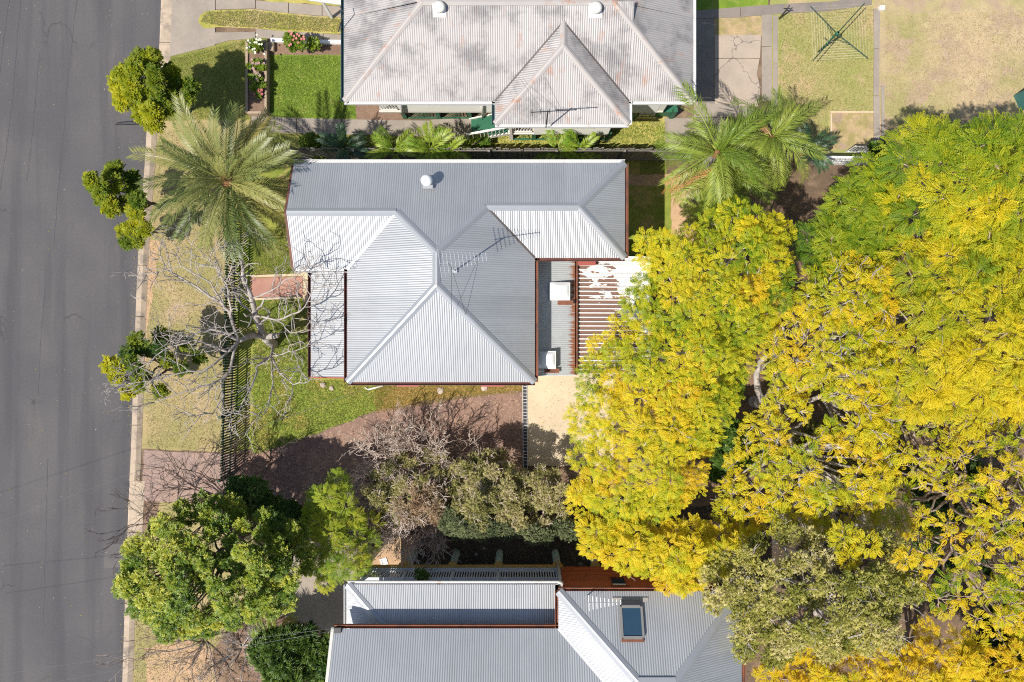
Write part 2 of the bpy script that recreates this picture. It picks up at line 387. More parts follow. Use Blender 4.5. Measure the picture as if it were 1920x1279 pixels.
M['rachis'] = paint('frond_stalk', (0.36, 0.34, 0.10), 0.5, 0.15)
M['fibre'] = paint('palm_fibre', (0.22, 0.11, 0.05), 0.9, 0.35, 12)

def patio_mat():
    """brown pans with old white paint left in patches"""
    t = NT('peeling_white_paint'); p = t.pos(); sep = t.n('SeparateXYZ', {0: p})
    n = t.noise(t.scaled(p, (1.3, 2.6, 1)), 1.0, 6, 0.62)
    n = t.math('ADD', t.math('MULTIPLY', n, 0.7), t.math('MULTIPLY', t.noise(t.scaled(p, (2.6, 7.0, 1)), 1.0, 4, 0.6), 0.3))
    bx = t.math('MULTIPLY', t.math('SUBTRACT', sep.outputs[0], 3.3), 0.10)
    by = t.math('MULTIPLY', t.math('SUBTRACT', sep.outputs[1], 1.5), 0.075)
    b = t.math('ADD', t.math('ADD', bx, by), n)
    k = t.step(b, 0.535, 0.55)
    brown = t.gain(t.mix(0.0, (0.20, 0.115, 0.085), (0.2, 0.1, 0.08)), t.math('ADD', t.math('MULTIPLY', t.noise(p, 14, 5, 0.7), 1.0), 0.5))
    return t.surf(t.mix(k, brown, (0.76, 0.73, 0.69)), 0.7)
M['patio'] = patio_mat()

def skillion_mat(x_edge):
    """zinc skillion roof rusting along its low edge"""
    t = NT('rusting_skillion_iron'); p = t.pos(); sep = t.n('SeparateXYZ', {0: p})
    n = t.noise(t.scaled(p, (1.2, 11, 1)), 1.0, 5, 0.7)
    d = t.math('ADD', t.math('SUBTRACT', sep.outputs[0], x_edge), t.math('MULTIPLY', t.math('SUBTRACT', n, 0.5), 1.1))
    k = t.step(d, -0.24, -0.04)
    sp = t.step(t.noise(t.scaled(p, (3, 16, 1)), 1.0, 4, 0.7), 0.66, 0.7)
    k = t.math('MAXIMUM', k, t.math('MULTIPLY', sp, 0.5))
    base = t.gain(t.mix(0.0, (0.52, 0.54, 0.55), (0.5, 0.5, 0.5)), t.math('ADD', t.math('MULTIPLY', t.noise(p, 3, 5), 0.3), 0.82))
    return t.surf(t.mix(k, base, (0.27, 0.10, 0.045)), 0.55, t.math('MULTIPLY', t.math('SUBTRACT', 1.0, k), 0.3))

# ------------------------------------------------------------------ ground sheets
def smooth_noise(k, n):
    x = np.linspace(0, k, n); return np.interp(x, np.arange(k + 1), RNG.normal(0, 1, k + 1))

def outline(px, z=0.0, step=0.25, wob=0.0):
    pts = [at(p[0], p[1], 0) for p in px]; out = []
    for i, p in enumerate(pts):
        q = pts[(i + 1) % len(pts)]; L = (q - p).length; n = max(1, int(L / step)) if wob > 0 else 1
        d = (q - p).normalized() if L > 0 else Vector((1, 0, 0)); nn = Vector((-d.y, d.x, 0))
        for k in range(n):
            o = (RNG.normal(0, wob) if k else 0.0)
            v = p.lerp(q, k / n) + nn * o; out.append(Vector((v.x, v.y, z)))
    return out

def sheet(name, px, z, m, wob=0.0, kind='structure'):
    pts = outline(px, z, 0.22, wob); tris = tessellate_polygon([pts]); mb = MB()
    fs = []
    for t in tris:
        a, b, c = (pts[i] for i in t); fs.append(tuple(t) if (b - a).cross(c - a).z > 0 else tuple(t[::-1]))
    mb.add(pts, fs); o = build(name, mb, m)
    if kind: o['kind'] = kind
    return o

g = MB(); g.poly([(-70, -60, -0.004), (70, -60, -0.004), (70, 60, -0.004), (-70, 60, -0.004)])
build('ground', g, M['soil'])['kind'] = 'structure'

KERB = [(306, -140), (302, 0), (298, 100), (290, 150), (277, 220), (272, 310), (262, 430), (256, 560), (249, 760), (246, 850), (240, 960), (236, 1090), (230, 1279), (224, 1420)]
sheet('road', [(-900, -140)] + KERB + [(-900, 1420)], 0.0, M['asphalt'])
sheet('road_patch', [(196, 1022), (232, 1020), (228, 1064), (196, 1066)], 0.003, M['tarpatch'], 0.01)
sheet('road_patch', [(120, 820), (150, 816), (152, 850), (122, 852)], 0.003, M['asphalt'], 0.01) if False else None
seams = thing('road_seams', None, None); seams['kind'] = 'structure'
for pts in ([(146, -20), (128, 140), (116, 290), (107, 380), (100, 470)], [(40, -20), (22, 200), (10, 290), (-6, 400)], [(20, -20), (0, 130), (-10, 200)],
            [(74, 100), (66, 190), (57, 290), (50, 340)], [(84, 540), (76, 640), (72, 740)], [(90, 860), (86, 1000), (80, 1190)]):
    mb = MB(); P = [at(*p) for p in pts]; q = []
    for i in range(len(P) - 1):
        for k in range(8): q.append(P[i].lerp(P[i + 1], k / 8) + Vector((RNG.normal(0, 0.012), 0, 0)))
    q.append(P[-1])
    for i in range(len(q) - 1):
        w = 0.011 + 0.007 * math.sin(i * 1.7)
        mb.add([(q[i].x - w, q[i].y, 0.004), (q[i + 1].x - w, q[i + 1].y, 0.004), (q[i + 1].x + w, q[i + 1].y, 0.004), (q[i].x + w, q[i].y, 0.004)], [(0, 1, 2, 3)])
    build('tar_seam', mb, M['tar'], seams)

def kx(y):
    for a, b in zip(KERB, KERB[1:]):
        if a[1] <= y <= b[1]: return a[0] + (b[0] - a[0]) * (y - a[1]) / (b[1] - a[1])
    return KERB[-1][0]
kerb = bpy.data.objects.new('kerb', None); C.objects.link(kerb); kerb['kind'] = 'structure'
y = -120.0
while y < 1380:
    y2 = min(y + random.uniform(95, 118), 1390)
    low = y < 120 or (810 < y < 1090)
    w, hgt = (0.62, 0.035) if low else (0.42, 0.11)
    if y < 120: w = 0.5
    mb = MB(); rows = 5
    prof = [(0.0, -0.03), (0.012, hgt * 0.45), (0.06, hgt), (w * 0.6, hgt + 0.003), (w, 0.014), (w, -0.03)]
    vs = []; fs = []
    for k in range(rows):
        yy = y + 0.6 + (y2 - y - 1.2) * k / (rows - 1); b = at(kx(yy), yy)
        for dx, dz in prof: vs.append((b.x + dx, b.y, dz))
    for k in range(rows - 1):
        for j in range(len(prof) - 1):
            a = k * len(prof) + j; fs.append((a, a + len(prof), a + len(prof) + 1, a + 1))
    fs.append(tuple(range(len(prof)))); fs.append(tuple(range((rows - 1) * len(prof), rows * len(prof)))[::-1])
    mb.add(vs, fs); build('kerb_stone', mb, M['kerb'], kerb); y = y2

# verges, lawns, beds
sheet('verge', [(kx(225) + 8, 222), (470, 222), (452, 420), (440, 850), (kx(845) + 16, 842), (kx(560) + 12, 560), (kx(400) + 12, 400)], 0.004, M['verge'], 0.02)
sheet('verge', [(kx(110) + 14, 108), (360, 96), (400, 87), (430, 77), (470, 70), (500, 73), (506, 85), (470, 88), (470, 225), (kx(222) + 10, 228), (kx(170) + 12, 170)], 0.008, M['vergegreen'], 0.02)
sheet('verge', [(300, 940), (440, 940), (640, 1020), (640, 1420), (kx(1279) + 16, 1420), (kx(1100) + 16, 1090)], 0.004, M['verge'], 0.03)
sheet('worn_edge', [(270, 1215), (360, 1200), (440, 1240), (430, 1330), (280, 1330)], 0.005, M['sand'], 0.06)
sheet('worn_edge', [(kx(450) + 12, 450), (kx(450) + 40, 452), (kx(520) + 34, 530), (kx(600) + 24, 600), (kx(700) + 22, 700), (kx(700) + 8, 700), (kx(560) + 8, 560)], 0.008, M['sand'], 0.05)
sheet('driveway', [(kx(843) + 24, 843), (330, 848), (442, 852), (442, 948), (kx(940) + 24, 940)], 0.010, M['pinkdrive'], 0.012)
sheet('front_lawn', [(507, 104), (668, 104), (668, 224), (507, 222)], 0.006, M['lawn'], 0.012)
sheet('garden_bed', [(508, 82), (668, 82), (668, 104), (508, 104)], 0.004, M['bedsoil'], 0.015)
sheet('garden_bed', [(663, 180), (770, 180), (770, 228), (668, 226)], 0.008, M['bedsoil'], 0.02)
sheet('side_strip', [(470, 248), (900, 258), (1250, 255), (1250, 345), (470, 345)], 0.004, M['vergegreen'], 0.02)
sheet('side_strip', [(930, 205), (1250, 215), (1250, 290), (930, 290), (850, 262)], 0.008, M['strip'], 0.02)
sheet('house_yard', [(440, 300), (1200, 300), (1200, 470), (1100, 560), (1100, 730), (990, 725), (980, 740), (860, 745), (700, 775), (560, 822), (440, 850)], 0.006, M['yardgrass'], 0.02)
sheet('side_lawn', [(474, 700), (740, 700), (715, 768), (640, 795), (560, 828), (500, 848), (474, 850)], 0.010, M['sidegrass'], 0.03)
sheet('weed_strip', [(700, 690), (985, 690), (985, 738), (860, 750), (705, 776)], 0.014, M['brownweeds'], 0.03)
sheet('gravel_drive', [(440, 860), (490, 848), (560, 824), (640, 797), (700, 772), (780, 755), (860, 742), (982, 731), (982, 905), (760, 940), (440, 950)], 0.018, M['gravel'], 0.02)
sheet('concrete_pad', [(988, 690), (1150, 690), (1150, 874), (988, 874)], 0.012, M['concrete_pale'])
sheet('dirt_yard', [(1165, 330), (1330, 325), (1340, 440), (1260, 520), (1165, 520)], 0.010, M['sand'], 0.03)
sheet('shaded_yard', [(1140, 348), (1258, 348), (1258, 440), (1275, 445), (1270, 520), (1140, 520)], 0.014, M['yardgrass'], 0.02)
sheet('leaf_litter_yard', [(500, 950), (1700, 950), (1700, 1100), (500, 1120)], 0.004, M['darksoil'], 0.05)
sheet('neighbour_drive', [(560, 1010), (640, 1000), (668, 1040), (668, 1190), (560, 1200), (520, 1150)], 0.010, M['concrete'], 0.02)
sheet('garden_bed', [(470, 1140), (560, 1165), (650, 1200), (650, 1420), (420, 1420), (400, 1220)], 0.014, M['bedsoil'], 0.04)
sheet('garden_bed', [(700, 1050), (735, 1010), (790, 1000), (770, 1070), (690, 1080)], 0.010, M['sand'], 0.03)
# neighbour's back yard
sheet('back_lawn', [(1445, -140), (1660, -140), (1660, 300), (1445, 300)], 0.004, M['backgrass'], 0.02)
sheet('tan_yard', [(1640, -140), (2300, -140), (2300, 330), (1640, 330)], 0.008, M['tan'], 0.02)
sheet('back_lawn', [(1290, -140), (1450, -140), (1440, 12), (1380, 18), (1290, 24)], 0.010, M['lawn'], 0.015)
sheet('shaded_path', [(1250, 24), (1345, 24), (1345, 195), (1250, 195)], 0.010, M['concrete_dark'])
sheet('dirt_strip', [(1339, 34), (1430, 30), (1430, 68), (1339, 68)], 0.012, M['boxdirt'], 0.02)
sheet('box_bed', [(1558, 212), (1637, 212), (1637, 282), (1558, 282)], 0.012, M['boxdirt'], 0.02)

# ------------------------------------------------------------------ slabs, paths (each slab its own piece)
def slab_set(name, polys, m, z=0.03, base=None):
    r = bpy.data.objects.new(name, None); C.objects.link(r); r['kind'] = 'structure'; ORI[r.name] = Vector((0, 0, 0))
    for p in polys:
        mb = MB(); mb.prism([at(*q) for q in p], -0.02, z + random.uniform(-0.006, 0.006), 0.012); build('slab', mb, m, r)
    return r
slab_set('driveway', [[(kx(0) + 24, -60), (404, -60), (404, 86), (362, 96), (kx(108) + 22, 107)],
                      [(405, -60), (479, -60), (479, 17), (405, 19)], [(371, 62), (404, 62), (479, 61), (479, 73), (430, 77), (405, 84), (371, 90)],
                      [(480, 2), (541, 6), (541, 26), (480, 18)], [(542, 6), (604, 11), (604, 31), (542, 26)], [(605, 11), (668, 15), (668, 36), (605, 31)],
                      [(480, 55), (543, 60), (543, 75), (480, 72)], [(544, 60), (606, 64), (606, 77), (544, 75)], [(607, 64), (668, 68), (668, 78), (607, 77)]], M['concrete'], 0.035)
sheet('driveway_grass', [(372, 42), (376, 30), (388, 22), (410, 20), (480, 19), (545, 27), (605, 32), (668, 37), (668, 66), (605, 64), (540, 60), (480, 55), (410, 52), (382, 54)], 0.042, M['strip'], 0.012)
sheet('driveway_grass', [(440, -60), (668, -60), (668, 16), (605, 11), (541, 6), (484, 2)], 0.038, M['strip'], 0.015)
slab_set('path', [[(472, 219), (556, 222), (556, 251), (472, 249)], [(557, 222), (640, 224), (640, 253), (557, 251)], [(641, 224), (724, 226), (724, 255), (641, 253)],
                  [(725, 226), (807, 227), (807, 257), (725, 255)], [(808, 225), (890, 222), (890, 263), (808, 258)]], M['concrete'], 0.035)
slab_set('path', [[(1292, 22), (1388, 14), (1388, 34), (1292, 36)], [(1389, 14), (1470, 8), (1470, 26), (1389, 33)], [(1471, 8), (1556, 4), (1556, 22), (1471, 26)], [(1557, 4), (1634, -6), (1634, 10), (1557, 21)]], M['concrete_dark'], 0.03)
slab_set('path', [[(1428, 28), (1447, 27), (1447, 87), (1428, 88)], [(1428, 89), (1447, 88), (1447, 190), (1428, 190)], [(1449, 30), (1458, 30), (1458, 120), (1449, 120)], [(1449, 121), (1458, 121), (1458, 200), (1449, 200)]], M['concrete'], 0.03)
slab_set('path', [[(1340, 67), (1427, 66), (1425, 110), (1340, 110)], [(1340, 111), (1424, 111), (1419, 140), (1426, 165), (1422, 200), (1340, 200)]], M['cracked'], 0.028)
slab_set('path', [[(1637, 18), (1649, 18), (1648, 92), (1638, 92)], [(1638, 93), (1648, 93), (1647, 180), (1637, 180)], [(1637, 181), (1648, 181), (1649, 285), (1638, 285)], [(1651, 162), (1657, 162), (1658, 270), (1652, 270)]], M['concrete'], 0.05)
slab_set('path', [[(1246, 222), (1300, 222), (1300, 292), (1248, 292)], [(1301, 222), (1360, 222), (1360, 292), (1301, 292)], [(1301, 192), (1415, 202), (1410, 221), (1301, 221)]], M['concrete'], 0.03)
slab_set('path', [[(470, 522), (570, 519), (570, 555), (470, 559)]], M['pinkpath'], 0.04)
slab_set('path_border', [[(470, 517), (570, 513), (570, 518), (470, 521)], [(470, 560), (570, 556), (570, 560), (470, 564)]], M['cream'], 0.07)
slab_set('bed_edging', [[(1556, 210), (1637, 210), (1637, 213), (1556, 213)], [(1556, 214), (1559, 214), (1559, 275), (1556, 275)]], M['cream'], 0.07)

def drain():
    t = thing('drain_grate', 'narrow black grated drain running between brown gravel and beige concrete pad', 'drain', at(984, 800))
    f = MB(); a, b = at(984, 716, 0.02), at(985, 880, 0.02)
    for s in (-0.085, 0.085): f.beam(a + Vector((s, 0, 0.005)), b + Vector((s, 0, 0.005)), 0.02, 0.04)
    build('frame', f, M['greypaint'], t)
    w = MB(); w.beam(a, b, 0.14, 0.01); build('channel', w, M['darkmetal'], t)
    n = 26; br = MB(); br.box((0, 0, 0), (0.15, 0.018, 0.02)); proto = local('bar', br, M['greypaint'], t, a.lerp(b, 0.02))
    for i in range(1, n): copy_to(proto, a.lerp(b, 0.02 + i * 0.96 / n), None, t)
drain()

# ------------------------------------------------------------------ building pieces
def corr(pts, m, parent, pitch=0.076, amp=0.0068, name='roof_sheeting', lap=None):
    """one roof plane of corrugated iron, real corrugations running down the slope"""
    pts = [Vector(p) for p in pts]; n = Vector()
    for i, p in enumerate(pts):
        q = pts[(i + 1) % len(pts)]; n += Vector(((p.y - q.y) * (p.z + q.z), (p.z - q.z) * (p.x + q.x), (p.x - q.x) * (p.y + q.y)))
    n.normalize();
    if n.z < 0: n = -n
    u = Vector((0, 0, 1)).cross(n).normalized(); v = n.cross(u); o = pts[0]
    P2 = [((p - o).dot(u), (p - o).dot(v)) for p in pts]
    lo, hi = min(p[0] for p in P2), max(p[0] for p in P2); N = max(4, int(round((hi - lo) / pitch * 5)))
    vs = []; fs = []
    for i in range(N + 1):
        x = lo + (hi - lo) * i / N; xe = min(max(x, lo + 1e-5), hi - 1e-5); ys = []
        for k in range(len(P2)):
            a, b = P2[k], P2[(k + 1) % len(P2)]
            if (a[0] - xe) * (b[0] - xe) < 0: ys.append(a[1] + (b[1] - a[1]) * (xe - a[0]) / (b[0] - a[0]))
        if not ys: ys = [0, 0]
        h = amp * math.sin(2 * math.pi * (x - lo) / pitch)
        y0, y1 = min(ys), max(ys)
        vs += [o + u * x + v * y0 + n * h, o + u * x + v * y1 + n * h]
        if i: fs.append((2 * i - 2, 2 * i, 2 * i + 1, 2 * i - 1))
    mb = MB(); mb.add(vs, fs)
    return build(name, mb, m, parent, True)

def cap(p0, p1, drop, m, parent, w=0.135, lift=0.03, name='ridge_cap'):
    """folded flashing over a ridge or hip: falls `drop` per metre to both sides"""
    p0, p1 = Vector(p0), Vector(p1); d = (p1 - p0); dh = Vector((d.x, d.y, 0)).normalized(); s = Vector((-dh.y, dh.x, 0))
    up = Vector((0, 0, lift)); mb = MB(); vs = []
    for p in (p0, p1):
        vs += [p + s * w + Vector((0, 0, -w * drop + lift * 0.5)), p + s * 0.03 + up, p - s * 0.03 + up, p - s * w + Vector((0, 0, -w * drop + lift * 0.5))]
        vs += [vs[-4] - Vector((0, 0, 0.02)), vs[-1] - Vector((0, 0, 0.02))]
    fs = [(0, 6, 7, 1), (1, 7, 8, 2), (2, 8, 9, 3), (4, 10, 6, 0), (3, 9, 11, 5), (0, 1, 2, 3, 5, 4), (6, 10, 11, 9, 8, 7)]
    mb.add(vs, fs); return build(name, mb, m, parent)

def valley(p0, p1, m, parent, w=0.07):
    mb = MB(); mb.beam(Vector(p0) + Vector((0, 0, 0.012)), Vector(p1) + Vector((0, 0, 0.012)), w, 0.012); return build('valley', mb, m, parent)

def gutter(p0, p1, out, m, parent, w=0.11, h=0.10):
    p0, p1, out = Vector(p0), Vector(p1), Vector(out); dz = Vector((0, 0, 1)); mb = MB()
    b0, b1 = p0 + out * (w / 2) - dz * h, p1 + out * (w / 2) - dz * h
    mb.beam(b0, b1, w, 0.012); a = out * (w - 0.006) - dz * (h / 2 - 0.012)
    mb.beam(p0 + a, p1 + a, 0.018, h)
    c = out * 0.004 - dz * (h / 2 + 0.012); mb.beam(p0 + c, p1 + c, 0.008, h - 0.01)
    return build('gutter', mb, m, parent)

def wall(p0, p1, z0, z1, m, parent, t=0.12, name='wall'):
    mb = MB(); mb.beam(Vector((p0[0], p0[1], (z0 + z1) / 2)), Vector((p1[0], p1[1], (z0 + z1) / 2)), t, z1 - z0); return build(name, mb, m, parent)

def window(c, axis, w, h, parent, fm='white', out=(0, 0, 0)):
    """sash window in a wall: frame with a pane"""
    c = Vector(c) + Vector(out) * 0.08; ax = Vector(axis); f = MB(); z = Vector((0, 0, 1)); t = 0.07
    f.beam(c - ax * w / 2 - z * h / 2, c + ax * w / 2 - z * h / 2, 0.08, t); f.beam(c - ax * w / 2 + z * h / 2, c + ax * w / 2 + z * h / 2, 0.08, t)
    for s in (-1, 0, 1): f.beam(c + ax * s * w / 2 - z * (h / 2 - t / 2), c + ax * s * w / 2 + z * (h / 2 - t / 2), 0.05 if s == 0 else t, 0.078, up=ax.cross(z))
    o = build('window', f, M[fm], parent); p = MB()
    p.beam(c - ax * (w / 2 - t / 2) - Vector(out) * 0.02, c + ax * (w / 2 - t / 2) - Vector(out) * 0.02, 0.012, h - t)
    build('pane', p, M['glass'], o); return o

def boards(p0, p1, z0, z1, step, m, parent, out, name='weatherboard', thick=0.02, skip=None):
    """overlapping weatherboards, each a piece of its own"""
    p0, p1, out = Vector((p0[0], p0[1], 0)), Vector((p1[0], p1[1], 0)), Vector(out); n = int((z1 - z0) / step); d = (p1 - p0).normalized()
    for i in range(n):
        z = z0 + i * step; segs = [(p0, p1)]
        if skip and skip[2] < z + step and skip[3] > z: segs = [(p0, p0 + d * skip[0]), (p0 + d * skip[1], p1)]
        for a, b in segs:
            mb = MB(); lo, hi = out * (0.06 + thick), out * 0.065; zv = Vector((0, 0, 1))
            vs = []
            for q in (a, b): vs += [q + out * 0.05 + zv * z, q + lo + zv * z, q + hi + zv * (z + step + 0.012), q + out * 0.05 + zv * (z + step + 0.012)]
            mb.add(vs, [(3, 2, 1, 0), (4, 5, 6, 7), (0, 1, 5, 4), (1, 2, 6, 5), (2, 3, 7, 6), (3, 0, 4, 7)]); build(name, mb, m, parent)

def balustrade(p0, p1, z0, h, m, parent, gap=0.11, w=0.035, railw=0.08, name='balustrade'):
    p0, p1 = Vector((p0[0], p0[1], z0)), Vector((p1[0], p1[1], z0)); z = Vector((0, 0, 1)); mb = MB()
    mb.beam(p0 + z * h, p1 + z * h, railw, 0.05); mb.beam(p0 + z * 0.08, p1 + z * 0.08, 0.06, 0.05)
    o = build(name, mb, m, parent); n = int((p1 - p0).length / gap); d = (p1 - p0).normalized()
    b = MB(); b.box((0, 0, 0), (w, 0.025, h - 0.13), math.atan2(d.y, d.x)); first = None
    for i in range(n + 1):
        q = p0.lerp(p1, (i + 0.5) / (n + 1)) + z * ((h + 0.08) / 2)
        if first is None: first = local('baluster', b, m, o, q); ORI['_b'] = origin(o)
        else:
            c = first.copy(); C.objects.link(c); c.location = q - origin(o)
    return o

def lattice(x0, x1, yy, z0, z1, m, parent, step=0.13):
    mb = MB(); hgt = z1 - z0; x = x0 - hgt * 0.6
    while x < x1:
        for s in (1, -1):
            xa, xb = (x, x + hgt * 0.6) if s == 1 else (x + hgt * 0.6, x)
            za, zb = z0, z1
            if xa < x0 or xa > x1 or xb < x0 or xb > x1: continue
            mb.beam((xa, yy - (0.006 if s == 1 else -0.006), za), (xb, yy - (0.006 if s == 1 else -0.006), zb), 0.012, 0.045, up=(0, 1, 0)) if False else \
                mb.add([(xa - 0.022, yy - 0.008 * s, za), (xa + 0.022, yy - 0.008 * s, za), (xb + 0.022, yy - 0.008 * s, zb), (xb - 0.022, yy - 0.008 * s, zb)], [(0, 1, 2, 3)])
        x += step
    mb.beam((x0, yy, z0 + 0.02), (x1, yy, z0 + 0.02), 0.05, 0.05); mb.beam((x0, yy, z1 - 0.02), (x1, yy, z1 - 0.02), 0.05, 0.05)
    return build('lattice', mb, m, parent)

def antenna(parent, base, top_z, boom_dir, n, blen, elen, m, name='antenna', vertical=False, off=0.0):
    """mast > boom and cross elements"""
    mb = MB(); b = Vector(base); t = Vector((b.x, b.y, top_z)); mb.tube([b - Vector((0, 0, 0.05)), t], 0.022, 6)
    o = build(name, mb, M['darkmetal'] if m == 'darkmetal' else M['metal'], parent)
    d = Vector(boom_dir).normalized(); bo = MB(); s = t - d * off - Vector((0, 0, 0.06)); bo.tube([s, s + d * blen], 0.016, 5); build('boom', bo, M[m], o)
    cr = Vector((0, 0, 1)) if vertical else Vector((-d.y, d.x, 0))
    for i in range(n):
        L = elen * (1.0 - 0.72 * (i / max(1, n - 1)) ** 0.7); p = s + d * (0.03 + blen * 0.95 * i / max(1, n - 1)); e = MB()
        e.tube([p - cr * L / 2, p + cr * L / 2], 0.011, 4); build('element', e, M[m], o)
    return o

# ------------------------------------------------------------------ the outlined house in the middle
def main_house():
    ze, k = 4.2, 0.43
    t = thing('house', 'low cottage with silver corrugated hip roof and two white skylights, middle of the three houses', 'house', at(800, 520))
    e = lambda px, py, z=ze: at(px, py, z)
    xl, xr = e(651, 0).x, e(1003, 0).x          # eaves of the square hip
    yb = e(0, 717).y; yt = e(0, 306).y           # bottom and top eave
    xm = (xl + xr) / 2; zr = ze + (xr - xl) / 2 * k
    ya = yb + (xr - xl) / 2; yr2 = yt - (xr - xl) / 2     # ends of the ridge
    A, R = Vector((xm, ya, zr)), Vector((xm, yr2, zr))
    # left wing, gable end
    xg = e(551, 0).x; ylw = e(0, 505).y; yrl = (yt + ylw) / 2; zl = ze + (yt - yrl) * k
    xlv = xl + (zl - ze) / k                     # where the wing ridge meets the hip plane
    # right wing, hipped end
    xe = e(1172, 0).x; yrw = e(0, 484).y; yrr = (yt + yrw) / 2; zw = ze + (yt - yrr) * k
    xrv = xr - (zw - ze) / k; xh = xe - (yt - yrr)
    G, GY = M['galv'], M['galv_y']
    L0, L1 = Vector((xg, yrl, zl)), Vector((xlv, yrl, zl)); W0, W1 = Vector((xrv, yrr, zw)), Vector((xh, yrr, zw))
    V0, V1 = Vector((xl, ylw, ze)), Vector((xr, yrw, ze))
    corr([(xg, yt, ze), (xe, yt, ze), W1, W0, R, L1, L0], G, t)
    corr([(xg, ylw, ze), V0, L1, L0], G, t)
    corr([V1, (xe, yrw, ze), W1, W0], G, t)
    corr([(xe, yrw, ze), (xe, yt, ze), W1], GY, t)
    corr([(xl, yb, ze), V0, L1, R, A], GY, t)
    corr([(xr, yb, ze), V1, W0, R, A], GY, t)
    corr([(xl, yb, ze), (xr, yb, ze), A], G, t)
    hd = k * 0.707
    cap(A, R, k, M['cap'], t); cap((xl, yb, ze), A, hd, M['cap'], t); cap((xr, yb, ze), A, hd, M['cap'], t)
    cap(L1, R, hd, M['cap'], t); cap(W0, R, hd, M['cap'], t); cap(L0, L1, k, M['cap'], t); cap(W0, W1, k, M['cap'], t)
    cap(W1, (xe, yt, ze), hd, M['cap'], t); cap(W1, (xe, yrw, ze), hd, M['cap'], t)
    valley(V0, L1, M['cap'], t, 0.10); valley(V1, W0, M['valley'], t, 0.07)
    gutter((xg, yt, ze), (xe, yt, ze), (0, 1, 0), M['whitegutter'], t); gutter((xe, yrw, ze), (xe, yt, ze), (1, 0, 0), M['rust'], t)
    gutter((xr, yrw, ze), (xe, yrw, ze), (0, -1, 0), M['browngutter'], t); gutter((xr, yb, ze), (xr, yrw, ze), (1, 0, 0), M['rust'], t)
    gutter((xl, yb, ze), (xr, yb, ze), (0, -1, 0), M['browngutter'], t); gutter((xl, yb, ze), (xl, ylw, ze), (-1, 0, 0), M['browngutter'], t)
    gutter((xg, ylw, ze), (xl, ylw, ze), (0, -1, 0), M['whitegutter'], t)
    # barge boards on the gable end
    for y0 in (yt, ylw):
        mb = MB(); mb.beam((xg - 0.02, y0, ze - 0.09), (xg - 0.02, yrl, zl - 0.09), 0.03, 0.17, up=(1, 0, 0)); build('barge_board', mb, M['browngutter'], t)
    # walls with windows
    o = 0.45; wz0, wz1 = 0.0, ze - 0.05
    x0, x1, x2, x3 = xg + o, xl + o, xr - o, xe - o; y0, y1, y2, y3 = yb + o, ylw + o, yrw + o, yt - o
    for a, b in (((x0, y3), (x3, y3)), ((x3, y3), (x3, y2)), ((x3, y2), (x2, y2)), ((x2, y2), (x2, y0)), ((x2, y0), (x1, y0)), ((x1, y0), (x1, y1)), ((x1, y1), (x0, y1)), ((x0, y1), (x0, y3))):
        wall(a, b, wz0, wz1, M['mainwall'], t)
    gm = MB(); gm.poly([(x0 - 0.06, y3, wz1), (x0 - 0.06, y1, wz1), (x0 - 0.06, yrl, zl - 0.08)]); build('gable', gm, M['mainwall'], t)
    for wx in ((x1 + x2) / 2 - 1.6, (x1 + x2) / 2 + 1.4): window((wx, y0, 2.1), (1, 0, 0), 1.1, 1.3, t, out=(0, -1, 0))
    window((x0, (y1 + y3) / 2, 2.1), (0, 1, 0), 1.4, 1.3, t, out=(-1, 0, 0)); window((x3, (y2 + y3) / 2, 2.1), (0, 1, 0), 1.0, 1.2, t, out=(1, 0, 0))
    for wx in (-5.0, -2.0, 1.0): window((wx, y3, 2.2), (1, 0, 0), 1.1, 1.2, t, out=(0, 1, 0))
    # red window hoods along the bottom wall
    for xa, xb in ((744, 785), (902, 946)):
        a, b = at(xa, 0, 3.1).x, at(xb, 0, 3.1).x; q = MB(); yy = at(0, 726, 3.1).y
        q.beam((a, (yy + y0) / 2, 3.22), (b, (yy + y0) / 2, 3.22), abs(y0 - yy), 0.03, up=(0, -0.25, 1))
        build('window_hood', q, M['redhood'], t)
    # front verandah with lower roof
    zv0, zv1 = 3.05, 3.75; vx0 = at(583, 0, zv0).x; vy0, vy1 = at(0, 708, zv0).y, at(0, 508, zv0).y
    corr([(vx0, vy0, zv0), (vx0, vy1, zv0), (xl + 0.4, vy1, zv1), (xl + 0.4, vy0, zv1)], GY, t)
    gutter((vx0, vy0, zv0), (vx0, vy1, zv0), (-1, 0, 0), M['browngutter'], t)
    for yy in (vy0, vy1):
        q = MB(); q.beam((vx0, yy, zv0 - 0.05), (xl + 0.4, yy, zv1 - 0.05), 0.05, 0.12); build('barge_board', q, M['redhood'] if yy == vy0 else M['greypaint'], t)
    for yy in (vy0 + 0.15, (vy0 + vy1) / 2, vy1 - 0.15):
        q = MB(); q.beam((vx0 + 0.12, yy, 0.0), (vx0 + 0.12, yy, zv0 - 0.03), 0.1, 0.1, up=(0, 1, 0)); build('verandah_post', q, M['white'], t)
    q = MB(); q.prism([(vx0 + 0.02, vy0), (x1, vy0), (x1, vy1), (vx0 + 0.02, vy1)], 0.0, 0.42, 0.01); build('verandah_floor', q, M['cream'], t)
    for i in range(2):
        a = at(571, 514 + 0, 0); q = MB(); q.prism([at(570 + i * 6, 512), at(583, 512), at(583, 568 - i * 2), at(570 + i * 6, 568 - i * 2)], 0.0, 0.16 + 0.14 * i, 0.01); build('step', q, M['cream'], t)
    # back skillion roof
    zs0, zs1 = 2.95, 3.5; sx0, sx1 = at(1004, 0, zs1).x - 0.35, at(1078, 0, zs0).x; sy0, sy1 = at(0, 704, 3.1).y, at(0, 487, 3.1).y + 0.3
    SK = skillion_mat(sx1)
    corr([(sx0, sy0, zs1), (sx0, sy1, zs1), (sx1, sy1, zs0), (sx1, sy0, zs0)], SK, t)
